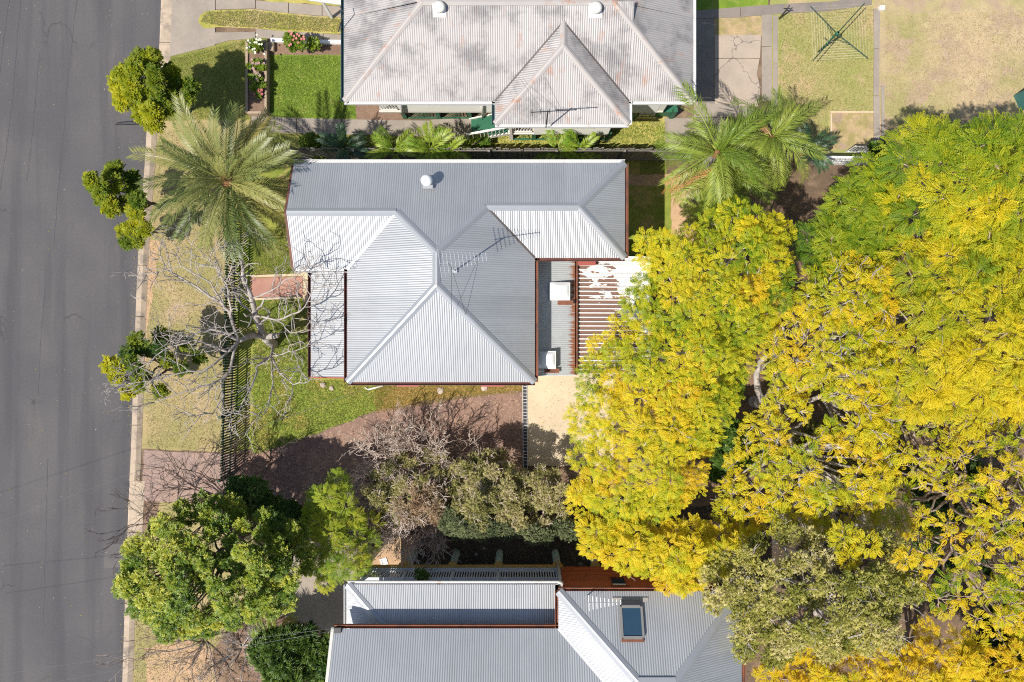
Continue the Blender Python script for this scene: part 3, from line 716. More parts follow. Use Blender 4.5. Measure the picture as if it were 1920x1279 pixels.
    zat = lambda x: zs1 + (zs0 - zs1) * (x - sx0) / (sx1 - sx0)
    gutter((sx1, sy0, zs0), (sx1, sy1 - 0.3, zs0), (1, 0, 0), M['rust'], t, 0.09)
    q = MB(); q.beam((sx0 + 0.3, sy0, zat(sx0 + 0.3) - 0.06), (sx1, sy0, zs0 - 0.06), 0.05, 0.12); build('barge_board', q, M['greypaint'], t)
    for yy, h1 in ((sy0 + 0.2, 2.9),): wall((x2, yy), (sx1 - 0.2, yy), 0, h1, M['mainwall'], t)
    wall((sx1 - 0.2, sy0 + 0.2), (sx1 - 0.2, sy1 - 0.3), 0, 2.85, M['mainwall'], t)
    for pxa, pya, pxb, pyb in ((1032, 531, 1068, 562), (1008, 660, 1041, 691)):
        a, b = at(pxa, pyb, 3.45), at(pxb, pya, 3.45); c = (a + b) / 2; sx, sy = (b.x - a.x), (b.y - a.y); zc = zat(c.x)
        f = MB(); f.box((c.x, c.y, zc + 0.10), (sx + 0.05, sy + 0.05, 0.22)); sk = build('skylight', f, M['greypaint'], t)
        dm = MB(); nx = 9; vs = []; fs = []
        for i in range(nx):
            for j in range(nx):
                uu, vv = i / (nx - 1) * 2 - 1, j / (nx - 1) * 2 - 1
                vs.append((c.x + uu * sx / 2 * 0.97, c.y + vv * sy / 2 * 0.97, zc + 0.215 + 0.13 * (1 - uu ** 4) * (1 - vv ** 4)))
        for i in range(nx - 1):
            for j in range(nx - 1): fs.append((i * nx + j, (i + 1) * nx + j, (i + 1) * nx + j + 1, i * nx + j + 1))
        dm.add(vs, fs); build('dome', dm, M['dome'], sk, True)
        fl = MB(); fl.box((c.x, c.y - sy / 2 - 0.1, zat(c.x) + 0.014), (sx + 0.3, 0.16, 0.012)); build('flashing', fl, M['rust'], sk)
    # patio roof of brown pans and white ribs
    zp0, zp1 = 2.55, 2.78; qx0, qx1 = at(1081, 0, zp1).x, at(1218, 0, zp0).x; qy0, qy1 = at(0, 701, 2.7).y, at(0, 482, 2.7).y
    zq = lambda x: zp1 + (zp0 - zp1) * (x - qx0) / (qx1 - qx0)
    pan = MB(); pan.poly([(qx0, qy0, zp1), (qx1, qy0, zp0), (qx1, qy1, zp0), (qx0, qy1, zp1)]); pr = build('patio_roof', pan, M['patio'], t)
    n = 27; rb = MB(); rb.beam((qx0, 0, zp1 + 0.02), (qx1, 0, zp0 + 0.02), 0.036, 0.045); first = None
    for i in range(n + 1):
        yy = qy0 + (qy1 - qy0) * i / n
        if first is None:
            first = local('roof_rib', rb, M['white'], pr, (0, 0, 0)); first.location.y += yy; base = first.location.copy(); base.y -= yy
        else:
            c = first.copy(); C.objects.link(c); c.location = (base.x, base.y + yy, base.z)
    q = MB(); q.beam((qx0, qy0, zp1 + 0.03), (qx0, qy1, zp1 + 0.03), 0.085, 0.09); build('edge_beam', q, M['white'], pr)
    q = MB(); q.beam((qx1, qy0, zp0 - 0.06), (qx1, qy1, zp0 - 0.06), 0.06, 0.12); build('edge_beam', q, M['white'], pr)
    for yy in (qy0 + 0.1, (qy0 + qy1) / 2, qy1 - 0.1):
        q = MB(); q.beam((qx1 - 0.1, yy, 0), (qx1 - 0.1, yy, zp0 - 0.03), 0.09, 0.09, up=(0, 1, 0)); build('patio_post', q, M['white'], pr)
    q = MB(); a, b = at(1083, 498, 2.95), at(1117, 487, 2.95); q.prism([(a.x, a.y), (b.x, a.y), (b.x, b.y + 0.25), (a.x, b.y + 0.25)], 2.90, 2.95, 0.01); build('window_hood', q, M['redhood'], t)
    # flue cowl, antenna
    c = at(802, 342, 4.75); q = MB(); q.lathe((c.x, c.y, 4.55), [(0.09, 0), (0.09, 0.42), (0.19, 0.44), (0.20, 0.50), (0.12, 0.60), (0.02, 0.64)], 18); fl = build('flue', q, M['white'], t, True)
    q = MB(); q.box((c.x, c.y - 0.02, 4.76), (0.34, 0.4, 0.02)); build('flashing', q, M['cap'], fl)
    ab = at(853, 508, 5.35); an = antenna(t, (ab.x, ab.y, 5.25), 7.9, (1, 0.14, 0), 13, 1.45, 0.85, 'metal', off=0.25)
    q = MB(); q.box((ab.x, ab.y, 5.36), (0.15, 0.15, 0.03)); build('mast_foot', q, M['cap'], an)
    for dx, dy in ((-0.1, -1.6), (0.35, -1.45)):
        z0 = ze + (xr - (ab.x + dx)) * k
        q = MB(); q.tube([(ab.x, ab.y, 6.6), (ab.x + dx, ab.y + dy, z0 + 0.02)], 0.006, 4); build('guy_wire', q, M['darkmetal'], an)
    for xx, yy in ((x3 + 0.12, at(0, 372, 2).y), (x3 + 0.12, at(0, 330, 2).y)):
        q = MB(); q.box((xx, yy, 1.6), (0.25, 0.5, 0.5)); build('wall_box', q, M['white'], t)
main_house()

# ------------------------------------------------------------------ the neighbour above: old iron roof
def top_house():
    ze, k = 3.6, 0.43
    t = thing('house', 'old house with weathered pinkish grey rust-streaked corrugated roof and white weatherboard walls', 'house', at(970, 100))
    e = lambda px, py: at(px, py, ze)
    xl, xr, yb = e(645, 0).x, e(1299, 0).x, e(0, 190).y
    run = 2.92; yr = yb + run; zr = ze + run * k; yf = yr + run
    G, GY, CP = M['oldiron'], M['oldiron_y'], M['oldcap']
    A, B = Vector((xl + run, yr, zr)), Vector((xr - run, yr, zr))
    # projecting hipped gable
    pl, prr, py = e(928, 0).x, e(1179, 0).x, e(0, 233).y; ph = (prr - pl) / 2; pz = ze + ph * k; pm = (pl + prr) / 2
    hp = Vector((pm, py + ph, pz)); jn = Vector((pm, yb + ph, pz))
    corr([(xl, yb, ze), (pl, yb, ze), jn, (prr, yb, ze), (xr, yb, ze), B, A] if False else [(xl, yb, ze), (pl, yb, ze), (pl, yr, zr), A], G, t)
    corr([(prr, yb, ze), (xr, yb, ze), B, (prr, yr, zr)], G, t)
    corr([(pl, yb, ze), jn, (pm, yr, zr), (pl, yr, zr)], G, t); corr([jn, (prr, yb, ze), (prr, yr, zr), (pm, yr, zr)], G, t)
    corr([(xl, yb, ze), (xl, yf, ze), A], GY, t); corr([(xr, yb, ze), (xr, yf, ze), B], GY, t)
    corr([(xl, yf, ze), (xr, yf, ze), B, A], G, t)
    corr([(pl, py, ze), (pl, yb, ze), jn, hp], GY, t); corr([(prr, py, ze), (prr, yb, ze), jn, hp], GY, t)
    corr([(pl, py, ze), (prr, py, ze), hp], G, t)
    hd = k * 0.707
    for a, b, d in ((A, B, k), ((xl, yb, ze), A, hd), ((xr, yb, ze), B, hd), ((xl, yf, ze), A, hd), ((xr, yf, ze), B, hd), (hp, jn, k), ((pl, py, ze), hp, hd), ((prr, py, ze), hp, hd)):
        cap(a, b, d, CP, t, 0.115)
    valley((pl, yb, ze), jn, M['valley'], t, 0.05); valley((prr, yb, ze), jn, M['valley'], t, 0.05)
    gutter((xl, yb, ze), (pl, yb, ze), (0, -1, 0), M['whitegutter'], t); gutter((prr, yb, ze), (xr, yb, ze), (0, -1, 0), M['whitegutter'], t)
    gutter((pl, py, ze), (prr, py, ze), (0, -1, 0), M['whitegutter'], t); gutter((pl, py, ze), (pl, yb, ze), (-1, 0, 0), M['tealgutter'], t)
    gutter((prr, py, ze), (prr, yb, ze), (1, 0, 0), M['whitegutter'], t); gutter((xl, yb, ze), (xl, yf, ze), (-1, 0, 0), M['tealgutter'], t); gutter((xr, yb, ze), (xr, yf, ze), (1, 0, 0), M['whitegutter'], t)
    # walls
    o = 0.5; fl = 1.15; wy = yb + o; x0, x1 = xl + 0.75, xr - 0.55; py1 = py + 0.45; px0, px1 = pl + 0.42, prr - 0.42
    xv = at(752, 0, 1.0).x                        # end of the small side verandah
    wall((xv, wy), (px0, wy), fl, ze - 0.05, M['cream_wall'], t); wall((px1, wy), (x1, wy), fl, ze - 0.05, M['cream_wall'], t)
    wall((x0, wy + 1.6), (xv, wy + 1.6), fl, ze - 0.05, M['cream_wall'], t); wall((xv, wy), (xv, wy + 1.6), fl, ze - 0.05, M['cream_wall'], t)
    pv = at(1001, 0, 1.2).x
    wall((pv, py1), (px1, py1), fl, ze - 0.05, M['cream_wall'], t); wall((px1, py1), (px1, wy), fl, ze - 0.05, M['cream_wall'], t)
    wall((pv, py1), (pv, wy), fl, ze - 0.05, M['cream_wall'], t)
    wall((x0, wy + 1.6), (x0, yf - o), fl, ze - 0.05, M['cream_wall'], t); wall((x1, wy), (x1, yf - o), fl, ze - 0.05, M['cream_wall'], t); wall((x0, yf - o), (x1, yf - o), fl, ze - 0.05, M['cream_wall'], t)
    boards((px1 + 0.1, wy), (x1 - 0.25, wy), fl - 0.06, ze - 0.1, 0.23, M['white'], t, (0, -1, 0)); boards((pv, py1), (px1, py1), fl - 0.05, ze - 0.1, 0.16, M['cream_wall'], t, (0, -1, 0))
    boards((xv, wy), (px0, wy), fl - 0.05, ze - 0.1, 0.16, M['cream_wall'], t, (0, -1, 0))
    f = MB(); f.prism([(x0, wy), (x1, wy), (x1, yf - o), (x0, yf - o)], fl - 0.2, fl - 0.06); f.prism([(px0, py1), (px1, py1), (px1, wy - 0.01), (px0, wy - 0.01)], fl - 0.2, fl - 0.06); build('floor', f, M['greywood'], t)
    window(((xv + px0) / 2 + 0.4, wy, 2.5), (1, 0, 0), 2.6, 1.1, t, 'offwhite', (0, -1, 0)); window(((pv + px1) / 2, py1, 2.5), (1, 0, 0), 1.6, 1.1, t, 'offwhite', (0, -1, 0))
    q = MB(); q.box(((xv + px0) / 2 + 0.2, wy - 0.35, 3.42), (2.7, 0.5, 0.03)); build('window_hood', q, M['greypaint'], t)
    balustrade((x0 + 0.1, wy - 0.02), (xv - 0.1, wy - 0.02), fl, 0.85, M['offwhite'], t, 0.12); balustrade((px0, py1 - 0.02), (pv - 0.08, py1 - 0.02), fl, 0.85, M['offwhite'], t, 0.12)
    # stumps and green lattice under the floor
    for px_, yy in ((757, wy), (821, wy), (880, wy), (958, py1), (1001, py1), (1062, py1), (1140, py1), (1190, wy), (1262, wy)):
        x = at(px_, 0, 0.45).x; s = MB(); s.box((x, yy + 0.05, (fl - 0.2) / 2), (0.16, 0.16, fl - 0.2)); build('stump', s, M['greenpaint'] if px_ not in (1062, 958) else M['offwhite'], t)
    for a, b, yy in ((761, 817, wy), (825, 876, wy), (884, 926, wy), (962, 997, py1), (1005, 1058, py1), (1066, 1136, py1)):
        lattice(at(a, 0, .45).x, at(b, 0, .45).x, yy, 0.05, fl - 0.22, M['greenpaint'], t)
    for a, b, yy in ((x0, px0, wy), (px0, px1, py1), (px1, x1, wy)):
        q = MB(); q.beam((a, yy - 0.05, fl - 0.13), (b, yy - 0.05, fl - 0.13), 0.05, 0.14); build('bearer', q, M['offwhite'], t)
    q = MB(); q.box((at(1240, 0, .5).x, wy + 0.2, 0.35), (1.2, 0.3, 0.55)); build('under_house_panel', q, M['greenpaint'], t)
    q = MB(); c = at(1212, 222, 0.3); q.box((c.x, c.y + 0.1, 0.42), (0.62, 0.05, 0.3)); lv = build('vent_frame', q, M['offwhite'], t)
    q = MB(); q.box((c.x, c.y + 0.07, 0.42), (0.52, 0.02, 0.2)); build('pane', q, M['glass'], lv)
    q = MB(); q.tube([(at(905, 0, 3).x, wy - 0.12, 3.45), (at(903, 0, 1).x, wy - 0.12, 0.0)], 0.045, 8); build('downpipe', q, M['offwhite'], t, True)
    q = MB(); q.tube([(at(752, 0, 3).x, wy - 0.14, 3.45), (at(756, 0, 1).x, wy - 0.14, 1.0)], 0.05, 8); build('downpipe', q, M['greypaint'], t, True)
    # front stairs climbing to the landing
    y0s, y1s = at(0, 262, 0.4).y + 0.06, at(0, 216, 0.6).y; n = 6; xs0, xs1 = at(884, 0, 0.1).x, px0 + 0.02
    st = MB()
    for yy in (y0s, y1s): st.beam((xs0 - 0.05, yy, 0.02), (xs1, yy, fl - 0.16), 0.05, 0.2)
    stair = build('stairs', st, M['offwhite'], t)
    for i in range(n):
        x = xs0 + (xs1 - xs0) * (i + 0.5) / n; q = MB(); q.box((x, (y0s + y1s) / 2, fl * (i + 0.8) / (n + 0.6) - 0.02), ((xs1 - xs0) / n + 0.02, abs(y1s - y0s) - 0.06, 0.035)); build('tread', q, M['greenpaint'], stair)
    q = MB()
    for yy in (y0s - 0.02,):
        q.beam((xs0 - 0.1, yy, 0.95), (xs1 + 0.1, yy, fl + 0.85), 0.08, 0.05)
        q.beam((xs0 - 0.1, yy, 0.0), (xs0 - 0.1, yy, 0.97), 0.09, 0.09, up=(0, 1, 0)); q.beam((xs1 + 0.1, yy, fl - 0.2), (xs1 + 0.1, yy, fl + 0.88), 0.09, 0.09, up=(0, 1, 0))
    hr = build('handrail', q, M['offwhite'], stair)
    for i in range(9):
        f_ = (i + 0.7) / 10; x = xs0 + (xs1 - xs0) * f_; zb = 0.12 + (fl - 0.1) * f_; q = MB(); q.box((x, y0s - 0.02, zb + 0.4), (0.035, 0.03, 0.84)); build('baluster', q, M['offwhite'], stair)
    # roof ventilators
    for px_, py_ in ((824, 17), (1116, 18)):
        c = at(px_, py_, 4.75); zc = ze + (c.y - yb) * k
        q = MB(); q.add([(c.x - .22, c.y - .26, zc - .26 * k + .03), (c.x + .22, c.y - .26, zc - .26 * k + .03), (c.x + .22, c.y + .2, zc + .2 * k + .03), (c.x - .22, c.y + .2, zc + .2 * k + .03)], [(0, 1, 2, 3)]); v = build('roof_ventilator', q, M['white'], t)
        q = MB(); q.lathe((c.x + 0.02, c.y - .02, zc), [(0.15, 0), (0.15, 0.14), (0.20, 0.15), (0.20, 0.20), (0.14, 0.27), (0.05, 0.30)], 20); build('cowl', q, M['offwhite'], v, True)
    # long tv antenna over the projecting gable
    ab = at(1024, 236, 4.0); ab.z = ze + 0.25; an = antenna(t, ab, 5.6, (1, 0.06, 0), 6, 1.5, 0.22, 'darkmetal', vertical=False, off=0.55)
    for s in (-1, 1):
        q = MB(); q.tube([(ab.x, ab.y, 5.0), (ab.x - 0.5 + s * 0.45, ab.y + 1.6, ze + (ab.y + 1.6 - py) * k + 0.02)], 0.005, 4); build('guy_wire', q, M['darkmetal'], an)
    q = MB(); c = at(648, 42, ze); q.tube([(c.x - 0.25, c.y - 0.35, ze + 0.02), (c.x + 0.1, c.y, ze + 0.7), (c.x + 0.0, c.y + 0.2, ze + 0.75)], 0.02, 5); build('service_bracket', q, M['darkmetal'], t)
top_house()

# ------------------------------------------------------------------ the neighbour below: iron roof, deck on posts
def low_house():
    ze, k, zf = 5.7, 0.5, 2.05
    t = thing('house', 'high-set house on posts with silver corrugated roof and red timber wall beside its deck', 'house', at(950, 1180))
    xl, ye = at(626, 0, ze).x, at(0, 1179, ze).y; xw = at(1047, 0, ze).x; yw = at(0, 1109, ze).y; xwr = at(1391, 0, ze).x
    G, GY = M['galv'], M['galv_y']; r = 2.39; zr = ze + r * k
    I = Vector((xw, ye, ze)); Vn = Vector((xw + r, ye - r, zr)); D = Vector((xw + r, yw - r, zr)); E = Vector((xwr - r, yw - r, zr)); E2 = Vector((xwr - r, ye - r, zr))
    corr([(xl, ye, ze), I, Vn, (xl, ye - r, zr)], G, t)
    corr([(xw, yw, ze), I, Vn, D], GY, t)
    corr([(xw, yw, ze), (xwr, yw, ze), E, D], G, t)
    corr([(xwr, yw, ze), E, E2, (xwr, ye - r, ze)], GY, t)
    corr([(xl, ye - r, zr), (xl, ye - 2 * r, ze), (xwr, ye - 2 * r, ze), (xwr - r, ye - r, zr)], G, t)
    q = MB(); q.poly([D, E, E2, Vn]); build('roof_flat', q, M['cap'], t)
    corr([(xwr, ye - r, ze), (xwr, ye - 2 * r, ze), E2], GY, t)
    hd = k * 0.707
    for a, b, d in ((D, E, 0.2), ((xw, yw, ze), D, hd), ((xwr, yw, ze), E, hd), ((xl, ye - r, zr), Vn, k), (D, Vn, 0.2)): cap(a, b, d, M['cap'], t, 0.15)
    valley(I, Vn, M['cap'], t, 0.09)
    gutter((xl, ye, ze), (xw, ye, ze), (0, 1, 0), M['rust'], t); gutter((xw, yw, ze), (xw, ye, ze), (-1, 0, 0), M['rust'], t); gutter((xw, yw, ze), (xwr, yw, ze), (0, 1, 0), M['rust'], t)
    gutter((xwr, yw, ze), (xwr, ye - r, ze), (1, 0, 0), M['rust'], t)
    q = MB(); q.beam((xl - 0.02, ye, ze - 0.06), (xl - 0.02, ye - r, zr - 0.06), 0.03, 0.17, up=(1, 0, 0)); build('barge_board', q, M['offwhite'], t)
    # verandah roof
    zv = 4.8; kv = 0.27; vx0, vx1, vy0 = at(651, 0, zv).x, at(1041, 0, zv).x, at(0, 1097, zv).y; rv = 1.5
    corr([(vx0, vy0, zv), (vx1, vy0, zv), (vx1, vy0 - rv, zv + rv * kv), (vx0 + rv, vy0 - rv, zv + rv * kv)], G, t)
    corr([(vx0, vy0, zv), (vx0 + rv, vy0 - rv, zv + rv * kv), (vx0, vy0 - rv, zv)], GY, t)
    cap((vx0, vy0, zv), (vx0 + rv, vy0 - rv, zv + rv * kv), kv * .7, M['cap'], t, 0.14)
    gutter((vx0, vy0, zv), (vx1 + 0.1, vy0, zv), (0, 1, 0), M['whitegutter'], t); gutter((vx0, vy0, zv), (vx0, vy0 - rv, zv), (-1, 0, 0), M['whitegutter'], t)
    # upper walls, red weatherboards of the wing
    wy = at(0, 1066, zf).y; by = vy0 - rv - 0.03
    wall((xl + 0.3, by), (xw + 0.2, by), zf, ze - 0.05, M['cream_wall'], t); wall((xl + 0.3, by), (xl + 0.3, by - 4.5), zf, ze - 0.05, M['cream_wall'], t)
    wx0 = xw + 0.28; wall((wx0, wy - 0.05), (xwr - 0.4, wy - 0.05), zf - 0.1, ze - 0.05, M['redboard'], t, 0.1)
    wall((wx0, wy - 0.11), (wx0, by), zf - 0.1, ze - 0.05, M['redboard'], t, 0.1); wall((xwr - 0.4, wy - 0.11), (xwr - 0.4, ye - 4.5), zf - 0.1, ze - 0.05, M['redboard'], t, 0.1)
    wx = at(1159, 0, 3.6).x - wx0
    boards((wx0, wy - 0.05), (xwr - 0.4, wy - 0.05), zf - 0.1, ze - 0.05, 0.17, M['redboard'], t, (0, 1, 0), skip=(wx - 0.3, wx + 0.3, 3.2, 4.1))
    f = MB(); cx = wx0 + wx
    for s in (-1, 1): f.box((cx + s * 0.27, wy + 0.02, 3.66), (0.06, 0.08, 0.96))
    for z in (3.18, 4.12): f.box((cx, wy + 0.02, z), (0.6, 0.09, 0.05))
    wn_ = build('window', f, M['redboard'], t); p = MB(); p.box((cx, wy + 0.005, 3.65), (0.48, 0.02, 0.88)); build('pane', p, M['glass'], wn_)
    p = MB(); p.box((cx, wy + 0.02, 3.95), (0.44, 0.02, 0.2)); build('blind', p, M['offwhite'], wn_)
    window((at(1268, 0, 3.6).x, wy, 3.6), (1, 0, 0), 0.8, 1.1, t, 'greypaint', (0, 1, 0))
    # deck: boards, ochre edge beam, balustrade, roof posts
    dx0, dx1 = at(684, 0, zf).x, at(1056, 0, zf).x; db = by + 0.08
    q = MB(); q.beam((dx0, wy + 0.02, zf - 0.13), (dx1, wy + 0.02, zf - 0.13), 0.09, 0.2); dk = build('deck', q, M['yellowbeam'], t)
    n = int((dx1 - dx0) / 0.145)
    first = None
    for i in range(n):
        x = dx0 + (i + 0.5) * (dx1 - dx0) / n
        if first is None:
            bmb = MB(); bmb.box((0, 0, 0), (0.135, abs(wy - db), 0.03)); first = local('deck_board', bmb, M['darkboard'], dk, (x, (wy + db) / 2, zf - 0.01))
        else:
            c = first.copy(); C.objects.link(c); c.location = Vector((x, (wy + db) / 2, zf - 0.01 + random.uniform(-.002, .002))) - origin(dk)
    q = MB(); q.beam((dx0, wy - 0.06, zf + 0.02), (dx1, wy - 0.06, zf + 0.02), 0.16, 0.035); build('edge_board', q, M['greypaint'], dk)
    balustrade((dx0 + 0.05, wy - 0.08), (dx1 - 0.05, wy - 0.08), zf, 0.95, M['greypaint'], dk, 0.095, 0.045, 0.11)
    q = MB(); q.beam((dx0 + .05, wy - 0.15, zf + 0.87), (dx1 - .05, wy - 0.15, zf + 0.87), 0.03, 0.1); build('teal_rail', q, M['teal'], dk)
    balustrade((dx1 - 0.08, wy - 0.1), (dx1 - 0.08, db), zf, 0.95, M['offwhite'], dk, 0.11, 0.045, 0.08)
    for px_ in (690, 762, 850, 934, 1046):
        x = at(px_, 0, zf).x; q = MB(); q.beam((x, wy - 0.1, zf), (x, wy - 0.1, zv - 0.02), 0.10, 0.10, up=(0, 1, 0)); build('verandah_post', q, M['greypaint'], dk)
    for px_ in (763, 847, 934, 1046, 1118, 1200):
        x = at(px_, 0, zf).x; q = MB(); q.lathe((x, wy - 0.02, 0), [(0.14, 0), (0.14, zf - 0.26), (0.13, zf - 0.26)], 14); s = build('round_post', q, M['post'], t, True)
        q = MB(); q.lathe((x, wy - 0.02, 0), [(0.19, zf - 0.34), (0.19, zf - 0.235), (0.02, zf - 0.232)], 14); build('post_cap', q, M['yellowbeam'], s)
    for px_ in (700, 850, 1000, 1150, 1300):
        x = at(px_, 0, zf).x; q = MB(); q.lathe((x, by - 1.5, 0), [(0.14, 0), (0.14, zf - 0.1)], 10); build('round_post', q, M['post'], t, True)
    q = MB(); q.prism([(dx0, db), (xwr - 0.4, db), (xwr - 0.4, by - 4.5), (xl + 0.3, by - 4.5)], zf - 0.2, zf - 0.03); q.prism([(wx0, wy - 0.1), (xwr - 0.4, wy - 0.1), (xwr - 0.4, db + .01), (wx0, db + .01)], zf - 0.2, zf - 0.1); build('floor', q, M['greywood'], t)
    # white downpipe at the deck corner
    a = at(1057, 1062, zf); q = MB(); q.tube([(wx0 - 0.10, wy + 0.12, 1.2), (wx0 - 0.10, wy + 0.10, 4.3), (wx0 - 0.10, vy0 + 0.02, 4.66), (wx0 - 0.25, vy0 + 0.05, 4.72)], 0.055, 8); build('downpipe', q, M['offwhite'], t, True)
    # roof window with its flashing
    za = lambda y: ze + (yw - y) * k
    c = at(1188, 1178, 6.55); c.y = at(0, 1178, 6.6).y; w, h = 0.66, 0.92
    up = Vector((0, -1, k)).normalized(); nrm = Vector((0, k, 1)).normalized(); b = Vector((c.x, c.y, za(c.y) + 0.03)); X = Vector((1, 0, 0))
    q = MB()
    for s in (-1, 1): q.beam(b + X * s * w / 2 - up * h / 2 + nrm * 0.05, b + X * s * w / 2 + up * h / 2 + nrm * 0.05, 0.07, 0.14, up=nrm)
    for s in (-1, 1): q.beam(b - X * (w / 2 - .035) + up * s * h / 2 + nrm * 0.048, b + X * (w / 2 - .035) + up * s * h / 2 + nrm * 0.048, 0.09, 0.14, up=nrm)
    rw = build('roof_window', q, M['framegrey'], t)
    q = MB(); q.poly([b - X * w / 2 - up * h / 2 + nrm * 0.09, b + X * w / 2 - up * h / 2 + nrm * 0.09, b + X * w / 2 + up * h / 2 + nrm * 0.09, b - X * w / 2 + up * h / 2 + nrm * 0.09]); build('pane', q, M['blueglass'], rw)
    q = MB(); bb = b - up * (h / 2 + 0.1); q.beam(bb - X * 0.33 + nrm * 0.07, bb + X * 0.33 + nrm * 0.07, 0.12, 0.12, up=nrm); build('head_flashing', q, M['darkmetal'], rw)
    q = MB(); bb = b - up * (h / 2 + 0.22); vs = []
    for i in range(15):
        a_ = math.pi * i / 14; vs.append(bb + X * (0.58 * math.cos(a_)) + up * (0.17 * abs(math.sin(a_)) ** 0.5 - 0.06) + nrm * 0.014)
    q.poly(vs); build('soaker', q, M['browngutter'] if False else M['greywood'], rw)
    q = MB(); bb = b + up * (h / 2 + 0.08); q.beam(bb - X * 0.36 + nrm * 0.02, bb + X * 0.36 + nrm * 0.02, 0.08, 0.02, up=nrm); build('sill_flashing', q, M['rust'], rw)
    ab = at(1102, 1112, ze + .1); ab.z = ze + 0.02; an = antenna(t, (ab.x, ab.y - 0.1, ze), 6.5, (1, 0.03, 0), 9, 1.05, 0.5, 'metal', off=0.05)
    p0 = at(634, 1182, ze); q = MB(); q.box((p0.x, p0.y + 0.02, ze + 0.05), (0.22, 0.16, 0.1)); build('service_bracket', q, M['darkmetal'], t)
low_house()

# ------------------------------------------------------------------ carport roof corner beyond the top driveway
def carport():
    t = thing('carport', 'white flat carport roof just showing at the upper edge beside the driveway strip', 'carport', at(620, -60))
    z = 2.8; q = MB(); q.prism([(at(576, 0, z).x, at(0, 0, z).y), (at(642, 9, z).x, at(0, 9, z).y), (at(642, 0, z).x, at(0, -160, z).y), (at(570, 0, z).x, at(0, -160, z).y)], z - 0.08, z, 0.01); build('roof', q, M['white'], t)
    for px_, py_ in ((585, -30), (585, -150), (636, -30), (636, -150)):
        c = at(px_, py_, z); q = MB(); q.beam((c.x, c.y, 0), (c.x, c.y, z - 0.05), 0.09, 0.09, up=(0, 1, 0)); build('post', q, M['white'], t)
carport()

# ------------------------------------------------------------------ fences
def paling_fence(name, label, a, b, h, gap, w, m, rails=2, top_rail=None, out=1, lean=0.01, skip=None):
    a, b = Vector((a[0], a[1], 0)), Vector((b[0], b[1], 0)); L = (b - a).length; d = (b - a).normalized(); s = Vector((-d.y, d.x, 0)) * out
    t = thing(name, label, 'fence', (a + b) / 2); ang = math.atan2(d.y, d.x)
    for i in range(rails):
        q = MB(); z = 0.25 + (h - 0.5) * i / max(1, rails - 1); q.beam(a + Vector((0, 0, z)) - s * 0.03, b + Vector((0, 0, z)) - s * 0.03, 0.04, 0.07); build('rail', q, m, t)
    n = int(L / 2.4)
    for i in range(n + 1):
        q = MB(); p = a.lerp(b, i / n) - s * 0.09; q.box((p.x, p.y, h / 2 - 0.02), (0.09, 0.09, h - 0.02), ang); build('post', q, m, t)
    n = min(298, int(L / gap)); first = None; pm = MB(); pm.box((0, 0, h / 2), (w, 0.018, h))
    for i in range(n):
        p = a.lerp(b, (i + 0.5) / n)
        if skip and skip[0] < (i + 0.5) / n < skip[1]: continue
        rot = (random.gauss(0, lean), random.gauss(0, lean), ang)
        if first is None: first = local('paling', pm, m, t, p); first.rotation_euler = rot
        else: copy_to(first, p + Vector((0, 0, random.gauss(0, 0.006))), rot, t)
    if top_rail:
        q = MB(); q.beam(a + Vector((0, 0, h + 0.03)), b + Vector((0, 0, h + 0.03)), 0.08, 0.035); build('top_rail', q, M[top_rail], t)
    return t
paling_fence('front_fence', 'dark green paling fence along the footpath verge in front of the middle house', at(450, 318), at(437, 892), 1.25, 0.104, 0.060, M['palingdark'], out=1)
paling_fence('side_fence', 'long grey timber paling fence between the middle and the old iron roofed house', at(560, 300), at(1520, 302), 1.75, 0.105, 0.095, M['palinggrey'], out=1, top_rail=None)
paling_fence('trellis_fence', 'low white slatted fence under the palms at the back garden corner', at(1522, 309), at(1662, 311), 1.15, 0.105, 0.05, M['white'], rails=3, top_rail='white', out=-1)
def gate():
    t = thing('picket_gate', 'small white picket gate panel beside the concrete edged box bed', 'gate', at(1610, 284))
    a, b = at(1583, 286), at(1626, 288)
    for z in (0.15, 0.85):
        q = MB(); q.beam(a + Vector((0, 0, z)), b + Vector((0, 0, z)), 0.03, 0.05); build('rail', q, M['white'], t)
    for i in range(8):
        p = a.lerp(b, i / 7); q = MB(); q.box((p.x, p.y - 0.02, 0.5), (0.045, 0.015, 0.95)); build('picket', q, M['white'], t)
gate()

# ------------------------------------------------------------------ vegetation tools
def inside(P, poly):
    x, y = P[:, 0], P[:, 1]; r = np.zeros(len(P), bool); n = len(poly)
    for i in range(n):
        x1, y1 = poly[i]; x2, y2 = poly[(i + 1) % n]
        c = ((y1 > y) != (y2 > y)) & (x < (x2 - x1) * (y - y1) / (y2 - y1 + 1e-12) + x1); r ^= c
    return r

def edge_dist(P, poly):
    d = np.full(len(P), 1e9); n = len(poly)
    for i in range(n):
        a = np.array(poly[i]); b = np.array(poly[(i + 1) % n]); ab = b - a
        t = np.clip(((P - a) @ ab) / (ab @ ab + 1e-12), 0, 1); q = a + t[:, None] * ab
        d = np.minimum(d, np.linalg.norm(P - q, axis=1))
    return d

def norm(v): return v / (np.linalg.norm(v, axis=-1, keepdims=True) + 1e-9)

